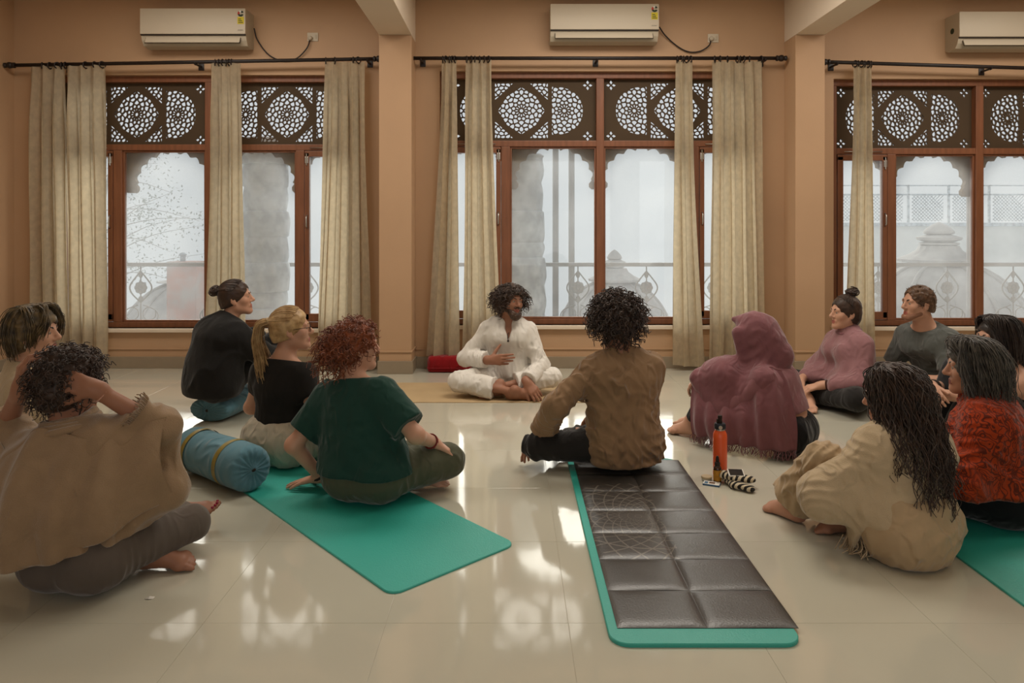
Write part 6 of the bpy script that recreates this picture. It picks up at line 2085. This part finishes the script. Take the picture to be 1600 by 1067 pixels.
M_lab_y = mat('label_yellow', srgb(208, 188, 40), .5, .3)
M_lab_r = mat('label_red', srgb(180, 50, 36), .5, .3)
M_lab_k = mat('label_dark', srgb(40, 52, 34), .5, .3)
M_lab_w = mat('label_white', srgb(220, 216, 206), .5, .3)
def air_con(px0, px1, py0, py1, label, side_label=False, sticker=True):
    YF = 6.33
    sc = FPX / YF
    x0, x1 = (px0 - 800) / sc, (px1 - 800) / sc
    z0, z1 = EYE - (py1 - HORIZON) / sc, EYE - (py0 - HORIZON) / sc
    w_, h = x1 - x0, z1 - z0
    r = empty('air_conditioner', (x0, YF, z0), label, 'air conditioner', None)
    D = WALL - YF
    # body: side profile swept along x
    pr = [(0.0, h * .34), (.006, h * .98), (.02, h), (D, h), (D, .02), (D * .72, 0), (.05, .012), (.018, h * .16)]
    m = MB()
    n = len(pr)
    vs = [(.0, y, z) for y, z in pr] + [(w_, y, z) for y, z in pr]
    m.add(vs, [tuple(range(n - 1, -1, -1)), tuple(range(n, 2 * n))] + [(i, (i + 1) % n, n + (i + 1) % n, n + i) for i in range(n)])
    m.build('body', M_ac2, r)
    fp = MB().box((-.002, -.016, h * .315), (w_ + .002, .004, h + .002), .010)
    fpo = fp.build('front_panel', M_ac, r, 'auto')
    MB().box((.0, -.009, h * .285), (w_, .003, h * .318)).build('seam_shade_strip', M_dark, r)  # solid dark strip, the shade of the panel seam as colour
    tl = math.radians(24)
    M = Matrix.Translation((0, .004, h * .145)) @ Matrix.Rotation(-tl, 4, 'X')
    MB().box((w_ * .045, -.012, -h * .075), (w_ * .945, -.004, h * .10), .003, M).build('flap', M_ac, r, 'auto')
    MB().box((w_ * .04, -.0055, -h * .088), (w_ * .95, -.002, h * .112), 0, M).build('outlet_shade_sheet', M_dark, r)  # dark sheet behind the flap, outlet shade put into its colour
    if sticker:
        xs = w_ - .068
        st = MB()
        st.m = 0; st.box((xs, -.0185, h * .58), (xs + .058, -.0165, h * .77))
        st.m = 1
        for k in range(3): st.box((xs + .008, -.0195, h * (.61 + .045 * k)), (xs + .05 - .008 * k, -.0185, h * (.63 + .045 * k)))
        st.build('energy_label', [M_lab_y, M_lab_k], fpo)
        dl = MB()
        cx, cz, R = xs + .029, h * .86, .028
        for k, (a0, a1, mi) in enumerate(((20, 75, 2), (75, 130, 0), (130, 200, 1), (200, 340, 2))):
            a = [math.radians(q) for q in np.linspace(a0, a1, 6)]
            dl.m = mi
            pts = [(cx + R * math.cos(q), -.0185, cz + R * math.sin(q)) for q in a] + [(cx + R * .35 * math.cos(q), -.0185, cz + R * .35 * math.sin(q)) for q in a[::-1]]
            dl.add(pts, [tuple(range(len(pts) - 1, -1, -1))])
        dl.build('star_dial', [M_lab_w, M_lab_r, M_lab_k], fpo)
        lg = MB()
        for k in range(5): lg.tube([(w_ - .062 + .010 * k + .0035 * math.cos(q), -.0175, h * .415 + .005 * math.sin(q)) for q in np.linspace(0, 2 * PI, 8, endpoint=False)], .0011, 4, closed=True)
        lg.build('logo', mat('logo_grey', srgb(168, 160, 146), .4, .5), fpo)
    if side_label:
        sl = MB()
        sl.lathe([(.001, 0), (.026, 0), (.026, .002), (.001, .002)], n=16, M=Matrix.Translation((-.001, D * .45, h * .55)) @ Matrix.Rotation(-PI / 2, 4, 'Y'))
        sl.build('round_label', M_lab_k, r)
    return r
air_con(220, 384, 14, 72, 'white split air conditioner with yellow energy label above the left window')
air_con(860, 1029, 7, 65, 'white split air conditioner with yellow energy label above the middle window')
air_con(1498, 1668, 19, 76, 'white split air conditioner at top right, cut off by the frame', True, False)

def socket(px, py, label):
    p = at(px, py, WALL)
    r = empty('wall_socket', tuple(p), label, 'socket', 'air conditioner sockets')
    MB().box((-.05, -.010, -.04), (.05, 0, .04), .004).build('face_plate', M_ac, r, 'auto')
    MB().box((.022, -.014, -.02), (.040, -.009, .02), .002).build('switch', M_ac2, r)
    return p
def cord(pts, plug, label):
    q = [at(px, py, Y) for px, py, Y in pts]
    r = empty('power_cord', tuple(q[-1]), label, 'cord', None)
    MB().tube([v - q[-1] for v in spline(q, 26)], .0062, 6).build('cable', M_iron, r, True)
    MB().lathe([(.018, 0), (.022, .006), (.022, .022), (.016, .032), (.006, .034)], n=14, M=Matrix.Translation((0, .004, 0)) @ Matrix.Rotation(PI / 2, 4, 'X')).build('plug', M_ac2, r, 'auto')
s1 = socket(489, 58, 'white wall socket with plug above the left curtain rod')
cord([(397, 44, 6.47), (402, 62, 6.50), (418, 84, 6.51), (438, 94, 6.51), (462, 92, 6.51), (479, 76, 6.50), (485, 60, 6.515)], None, 'dark cord sagging from the left air conditioner to its socket')
s2 = socket(1114, 60, 'white wall socket with plug above the middle curtain rod')
cord([(1030, 42, 6.47), (1040, 56, 6.50), (1058, 72, 6.51), (1076, 81, 6.51), (1094, 80, 6.51), (1108, 71, 6.50), (1111, 61, 6.515)], None, 'dark cord sagging from the middle air conditioner to its socket')

# ================================================================== MATS, BOLSTERS AND SMALL THINGS
def teal_mat(name):
    m = mat(name, srgb(38, 170, 154), .50, .9, var=.06, vscale=5, bump=.35, bscale=170)
    return m
M_teal = teal_mat('teal_foam')
M_teal2 = mat('teal_foam_edge', srgb(60, 168, 150), .6, .3)
def rounded(w_, l, r, n=6):
    pts = []
    for cx, cy, a0 in ((w_ / 2 - r, l / 2 - r, 0), (-w_ / 2 + r, l / 2 - r, 90), (-w_ / 2 + r, -l / 2 + r, 180), (w_ / 2 - r, -l / 2 + r, 270)):
        for k in range(n + 1):
            a = math.radians(a0 + 90 * k / n)
            pts.append((cx + r * math.cos(a), cy + r * math.sin(a)))
    return pts
def yoga_mat(c, ang, w_, l, th, r, label, m=None, name='yoga_mat'):
    o = rounded(w_, l, r)
    n = len(o)
    b = .0025
    i = rounded(w_ - 2 * b, l - 2 * b, r - b)
    vs = [(x, y, 0) for x, y in o] + [(x, y, th - b) for x, y in o] + [(x, y, th) for x, y in i]
    fs = [tuple(range(n - 1, -1, -1)), tuple(range(2 * n, 3 * n))]
    for k in range(n):
        q = (k + 1) % n
        fs += [(k, q, n + q, n + k), (n + k, n + q, 2 * n + q, 2 * n + k)]
    ob = MB().add(vs, fs).build(name, m or M_teal, None, 'auto', loc=(c[0], c[1], .0004))
    ob.rotation_euler = (0, 0, ang)
    return tag(ob, label, 'mat')
# left mat: near corners A and B, running away to the upper left
A, B = Vector((.005, 2.875)), Vector((-.425, 2.48))
dr = Vector((-.674, .738)); nr = Vector((.738, .674))
cm = B + dr * .875 + nr * .30
yoga_mat((cm.x, cm.y), math.atan2(dr.y, dr.x) - PI / 2, .60, 1.75, .008, .05, 'teal foam mat on the floor under the green tee woman')
yoga_mat((.607, 3.06), 0, .60, 1.76, .012, .06, 'teal foam mat lying under the black folding mat')
yoga_mat((2.065, 2.82), 0, .62, 1.74, .008, .05, 'teal foam mat at the right edge under the orange shawl woman')
M_tan = mat('tan_mat', srgb(184, 158, 120), .8, .2, var=.12, vscale=5, bump=.3, bscale=240)
yoga_mat((-.245, 5.56), 0, 1.66, .66, .006, .02, 'wide tan mat under the teacher in white', M_tan)

# black folding mat of fourteen quilted panels
def leather():
    m = mat('black_leatherette', srgb(60, 56, 52), .38, 1.0, var=.2, vscale=8, bump=.25, bscale=140)
    nt = m.node_tree; N, L = nt.nodes, nt.links
    b = N['Principled BSDF']
    src = [l for l in L if l.to_socket == b.inputs['Base Color']][0].from_socket
    ge = N.new('ShaderNodeNewGeometry')
    sub = N.new('ShaderNodeVectorMath'); sub.operation = 'SUBTRACT'; sub.inputs[1].default_value = (.56, 3.12, 0)
    L.new(ge.outputs['Position'], sub.inputs[0])
    sp = N.new('ShaderNodeSeparateXYZ'); L.new(sub.outputs[0], sp.inputs[0])
    at2 = N.new('ShaderNodeMath'); at2.operation = 'ARCTAN2'; L.new(sp.outputs[0], at2.inputs[0]); L.new(sp.outputs[1], at2.inputs[1])
    ln = N.new('ShaderNodeVectorMath'); ln.operation = 'LENGTH'; L.new(sub.outputs[0], ln.inputs[0])
    def mth(op, x, y=None):
        n = N.new('ShaderNodeMath'); n.operation = op
        for k, v in enumerate((x, y)):
            if v is None: continue
            if isinstance(v, (int, float)): n.inputs[k].default_value = v
            else: L.new(v, n.inputs[k])
        return n.outputs[0]
    an = mth('MULTIPLY', at2.outputs[0], 11.0)
    lg_ = mth('LOGARITHM', mth('ADD', ln.outputs['Value'], .035), 2.718)
    rr = mth('MULTIPLY', lg_, 12.0)
    s1_ = mth('ABSOLUTE', mth('SINE', mth('ADD', an, rr))); s2_ = mth('ABSOLUTE', mth('SINE', mth('SUBTRACT', an, rr)))
    s3_ = mth('ABSOLUTE', mth('SINE', mth('MULTIPLY', lg_, 9.0)))
    lt = N.new('ShaderNodeMath'); lt.operation = 'LESS_THAN'; lt.inputs[1].default_value = .15
    L.new(mth('MINIMUM', mth('MINIMUM', s1_, s2_), mth('MULTIPLY', s3_, 1.6)), lt.inputs[0])
    rm = N.new('ShaderNodeMath'); rm.operation = 'LESS_THAN'; rm.inputs[1].default_value = .40; L.new(ln.outputs['Value'], rm.inputs[0])
    lx = N.new('ShaderNodeMath'); lx.operation = 'LESS_THAN'; lx.inputs[1].default_value = .10; L.new(sp.outputs[0], lx.inputs[0])
    a = N.new('ShaderNodeMath'); a.operation = 'MULTIPLY'; L.new(lt.outputs[0], a.inputs[0]); L.new(rm.outputs[0], a.inputs[1])
    a2 = N.new('ShaderNodeMath'); a2.operation = 'MULTIPLY'; L.new(a.outputs[0], a2.inputs[0]); L.new(lx.outputs[0], a2.inputs[1])
    a3 = N.new('ShaderNodeMath'); a3.operation = 'MULTIPLY'; a3.inputs[1].default_value = .42; L.new(a2.outputs[0], a3.inputs[0])
    mx = N.new('ShaderNodeMix'); mx.data_type = 'RGBA'; mx.inputs[7].default_value = srgb(150, 142, 130)
    L.new(a3.outputs[0], mx.inputs[0]); L.new(src, mx.inputs[6]); L.new(mx.outputs[2], b.inputs['Base Color'])
    return m
M_leather = leather()
fm = empty('folding_mat', (.3375, 2.262, .0126), 'black quilted folding mat with pale mandala print on top of a teal mat', 'mat')
rn = np.random.RandomState(4)
PW, PL = .2925, .2343
for i in range(2):
    for j in range(7):
        nx, ny = 13, 11
        g = .0015
        vs = []
        ph = rn.uniform(0, 6, 4)
        for b_ in range(ny):
            for a_ in range(nx):
                u, v = a_ / (nx - 1), b_ / (ny - 1)
                uu = (1 - math.cos(PI * u)) / 2; vv = (1 - math.cos(PI * v)) / 2
                e = min(uu, 1 - uu) * PW; e2 = min(vv, 1 - vv) * PL
                hgt = .0075 * (1 - math.exp(-e / .010)) * (1 - math.exp(-e2 / .013)) + .0009 * math.sin(6 * uu + ph[0]) * math.sin(5 * vv + ph[1])
                vs.append((g + uu * (PW - 2 * g), g + vv * (PL - 2 * g), max(hgt, 0) + .0006))
        top = len(vs)
        fs = [(b_ * nx + a_, b_ * nx + a_ + 1, (b_ + 1) * nx + a_ + 1, (b_ + 1) * nx + a_) for b_ in range(ny - 1) for a_ in range(nx - 1)]
        o = MB().add(vs, fs).build('panel', M_leather, fm, True)
        o.location = (i * PW, j * PL, .0012)
MB().box((.001, .001, 0), (2 * PW - .001, 7 * PL - .001, .0013)).build('backing', M_leather, fm)

M_blue = cloth('blue_cotton', srgb(98, 138, 152), var=.18, vscale=5, bump=.25, bscale=300, wr=.8, wscale=9)
M_gold = mat('gold_ribbon', srgb(150, 132, 52), .45, .5, var=.4, vscale=40, bump=.4, bscale=160)
def bolster(p0, p1, rx, rz, bands, label):
    p0, p1 = Vector(p0), Vector(p1)
    L = (p1 - p0).length
    ang = math.atan2(p1.y - p0.y, p1.x - p0.x)
    r = empty('bolster', ((p0.x + p1.x) / 2, (p0.y + p1.y) / 2, p0.z), label, 'bolster', None, rz=ang - PI / 2)
    prof = [(.010, -.005), (.016, -.004), (.035, .004), (.06, .003), (.085, .004), (.105, .012), (.113, .026), (.116, .045)]
    prof = [(q / .116, z) for q, z in prof]
    half = [(a, -L / 2 + z) for a, z in prof]
    bod = [(1.0 + .02 * math.sin(7 * t), -L / 2 + .06 + (L - .12) * t) for t in np.linspace(0, 1, 14)]
    full = half + bod + [(a, -z) for a, z in half[::-1]]
    nn = 72
    vs, fs = [], []
    rnn = np.random.RandomState(2)
    jit = rnn.uniform(-1, 1, nn)
    for i, (q, y) in enumerate(full):
        dist = min(y + L / 2, L / 2 - y)
        for j in range(nn):
            a = 2 * PI * j / nn
            pl = max(0, 1 - dist / .055)
            k = q * (1 + .004 * math.sin(3 * a + 9 * y))
            dy = (.0035 * math.sin(a * 18) + .0012 * jit[j]) * pl * (1 if y < 0 else -1) * min(1, q * 3)
            kz = k
            sag = max(0.0, -math.sin(a)) ** 2 * .06            # flattened where it rests
            vs.append((rx * k * math.cos(a), y + dy, rz * (k * math.sin(a) + 1) * 1.0 if math.sin(a) > -.5 else rz * max(k * math.sin(a) + 1, .0)))
    m = len(full)
    for i in range(m - 1):
        for j in range(nn):
            fs.append((i * nn + j, (i + 1) * nn + j, (i + 1) * nn + (j + 1) % nn, i * nn + (j + 1) % nn))
    fs.append(tuple(range(nn))); fs.append(tuple((m - 1) * nn + j for j in range(nn - 1, -1, -1)))
    MB().add(vs, fs).build('cover', M_blue, r, True)
    for yb in bands:
        pts, q = [], []
        for w_ in (-.016, .016):
            for j in range(48):
                a = 2 * PI * j / 48
                pts.append(((rx + .0025) * 1.015 * math.cos(a), yb * L + w_, max((rz + .0025) * 1.015 * math.sin(a) + rz, .001)))
        for j in range(48): q.append((j, 48 + j, 48 + (j + 1) % 48, (j + 1) % 48))
        MB().add(pts, q).build('gold_band', M_gold, r, True)
    for s_ in (-1, 1):
        MB().sphere((0, s_ * (L / 2 + .002), rz), (.014, .006, .011), 12, 8).build('end_hole', M_dark, r, True)
    return r
bolster((-1.26, 3.43, .009), (-1.73, 3.79, .009), .112, .112, (-.22, .30), 'blue bolster with two gold bands on the left teal mat')
bolster((-2.035, 4.70, 0), (-1.93, 5.18, 0), .150, .080, (), 'plain blue bolster under the woman in black')

M_redc = cloth('red_cotton', srgb(132, 22, 26), var=.15, wr=.6)
q = fl(701, 583)
rb_ = empty('red_bolster', (q.x, q.y + .09, 0), 'red rectangular bolster on the floor below the middle curtains', 'bolster')
MB().box((-.195, -.085, .0), (.195, .085, .145), .035).build('cover', M_redc, rb_, True)
MB().tube([(x, y, .042) for x, y in rounded(.394, .174, .035)], .0045, 6, closed=True).build('piping', M_redc, rb_, True)

# bottle
p = fl(1125, 744)
bt = empty('water_bottle', (p.x, p.y, 0), 'tall orange metal water bottle with dark spout lid on the floor', 'bottle')
M_or = mat('orange_enamel', srgb(236, 96, 44), .38, .5, coat=.2)
MB().lathe([(.030, 0), (.035, .003), (.0365, .012), (.0365, .205), (.035, .222), (.029, .236), (.024, .243)], n=28).build('body', M_or, bt, 'auto')
MB().lathe([(.0245, .243), (.0245, .250)], n=24).build('neck', M_steel, bt, 'auto')
MB().lathe([(.028, .250), (.0295, .253), (.0295, .272), (.026, .278), (.012, .279)], n=24).build('lid', mat('lid_navy', srgb(40, 44, 52), .4, .4), bt, 'auto')
sp_ = MB().lathe([(.011, .279), (.012, .285), (.010, .300), (.0115, .305), (.011, .318), (.004, .320)], n=14)
sp_.box((-.018, -.006, .276), (-.011, .006, .300), .002)
sp_.build('spout', M_dark, bt, 'auto')
MB().lathe([(.001, 0), (.010, 0), (.010, .003), (.001, .003)], n=12, M=Matrix.Translation((-.006, -.0285, .262)) @ Matrix.Rotation(PI / 2, 4, 'X')).build('badge', M_steel, bt)
# dropper bottle
p = fl(1121, 753)
db = empty('dropper_bottle', (p.x, p.y, 0), 'small amber dropper bottle with yellow label in front of the orange bottle', 'bottle')
MB().lathe([(.018, 0), (.0205, .003), (.0205, .070), (.018, .079), (.010, .086)], n=20).build('glass', mat('amber_glass', srgb(60, 34, 22), .12, .6), db, 'auto')
MB().lathe([(.0208, .010), (.0208, .064)], n=20, cap=False).build('label_band', mat('label_ochre', srgb(196, 140, 50), .6, .2, var=.35, vscale=60), db, True)
MB().lathe([(.0125, .083), (.0135, .086), (.0135, .100), (.010, .104)], n=16, mod=lambda a, i: 1 + .03 * math.cos(12 * a)).build('cap', M_dark, db, 'auto')
MB().lathe([(.009, .104), (.0095, .112), (.0075, .128), (.004, .134), (.001, .135)], n=12).build('rubber_bulb', M_dark, db, True)
# card packet and tin
p = fl(1112, 757)
cp = empty('card_packet', (p.x, p.y, 0), 'small blue and white card packet lying beside the dropper bottle', 'packet', rz=math.radians(-24))
MB().box((-.042, -.026, 0), (.042, .026, .008), .002).build('sleeve', mat('packet_blue', srgb(60, 96, 130), .4, .4), cp)
pc = MB(); pc.m = 0; pc.box((-.040, -.024, .008), (.040, .024, .0088)); pc.m = 1; pc.box((-.012, -.012, .0088), (.016, .012, .0094)); pc.m = 2; pc.box((-.034, -.018, .0088), (-.018, .010, .0094))
pc.build('front', [M_lab_w, mat('packet_brown', srgb(110, 80, 60), .5, .3), mat('packet_blue2', srgb(70, 110, 140), .5, .3)], cp)
p = fl(1104, 750)
tn = empty('round_tin', (p.x, p.y, 0), 'small round beige tin behind the card packet', 'tin')
MB().lathe([(.024, 0), (.026, .002), (.026, .014)], n=24).build('base', M_steel, tn, 'auto')
MB().lathe([(.027, .011), (.027, .020), (.025, .022), (.0, .022)], n=24).build('lid', mat('tin_beige', srgb(184, 164, 130), .5, .3), tn, 'auto')
# striped socks and the phone on top of them
def stripe_mat():
    m = mat('striped_knit', srgb(216, 204, 180), .9, .1, bump=.5, bscale=300, sheen=.3)
    nt = m.node_tree; N, L = nt.nodes, nt.links
    tc = N.new('ShaderNodeTexCoord'); wv = N.new('ShaderNodeTexWave'); wv.inputs['Scale'].default_value = 13; wv.inputs['Distortion'].default_value = 1.2; wv.inputs['Detail Scale'].default_value = 2; wv.bands_direction = 'Y'
    L.new(tc.outputs['Object'], wv.inputs['Vector'])
    gt = N.new('ShaderNodeMath'); gt.operation = 'GREATER_THAN'; gt.inputs[1].default_value = .5; L.new(wv.outputs['Fac'], gt.inputs[0])
    mx = N.new('ShaderNodeMix'); mx.data_type = 'RGBA'; mx.inputs[6].default_value = srgb(206, 192, 164); mx.inputs[7].default_value = srgb(40, 38, 36)
    L.new(gt.outputs[0], mx.inputs[0]); L.new(mx.outputs[2], N['Principled BSDF'].inputs['Base Color'])
    return m
M_sock = stripe_mat()
M_sock_k = cloth('sock_dark', srgb(44, 42, 40))
p = fl(1155, 764)
def sock(loc, rz, label, seed):
    r = empty('sock', loc, label, 'sock', 'pair of striped socks', rz=rz)
    S = SDF(.003)
    S.add(cap((0, .055, .018), (.004, -.02, .017), .030, .031, .02, (0, 0, 1), 1.8), cap((.004, -.02, .017), (.030, -.075, .016), .031, .026, .02, (0, 0, 1), 1.7))
    S.disp.append(folds(.004, (22, 22, 12), .5, seed))
    S.floor(.0005, .004)
    sdf_obj('knit', S, M_sock, r, keep=.5)
    S = SDF(.003)
    S.add(cap((.026, -.068, .016), (.034, -.084, .016), .0275, .022, .01, (0, 0, 1), 1.7)); S.floor(.0005, .004)
    sdf_obj('toe', S, M_sock_k, r, keep=.5)
    return r
sock((p.x - .012, p.y + .03, 0), .25, 'striped black and cream sock under the phone, toe towards the camera', 2.0)
sock((p.x - .016, p.y + .055, .024), .75, 'second striped sock folded beneath the phone', 8.0)
ph = empty('phone', (p.x + .000, p.y + .052, .0575), 'dark-screened phone with pale rim resting on striped socks', 'phone', rz=-.12)
ph.rotation_euler = (math.radians(16), 0, -.10)
MB().box((-.040, -.030, 0), (.040, .030, .009), .004).build('case', M_lab_w, ph, 'auto')
MB().box((-.034, -.026, .0088), (.034, .026, .0098), .001).build('screen', mat('phone_screen', srgb(40, 40, 42), .12, .6), ph)
# scrap of paper
p = fl(234, 935)
sm = MB()
for (dx, dy, s_) in ((0, 0, 1), ):
    sm.add([(-.016, -.006, .001), (0, -.010, .003), (.014, -.004, .001), (.016, .006, .004), (.002, .009, .001), (-.012, .005, .003), (0, 0, .009)], [(0, 1, 6), (1, 2, 6), (2, 3, 6), (3, 4, 6), (4, 5, 6), (5, 0, 6)])
tag(sm.build('paper_scrap', M_lab_w, None, loc=(p.x, p.y, 0)), 'tiny crumpled white paper scrap on the floor below the front left knee', 'scrap')
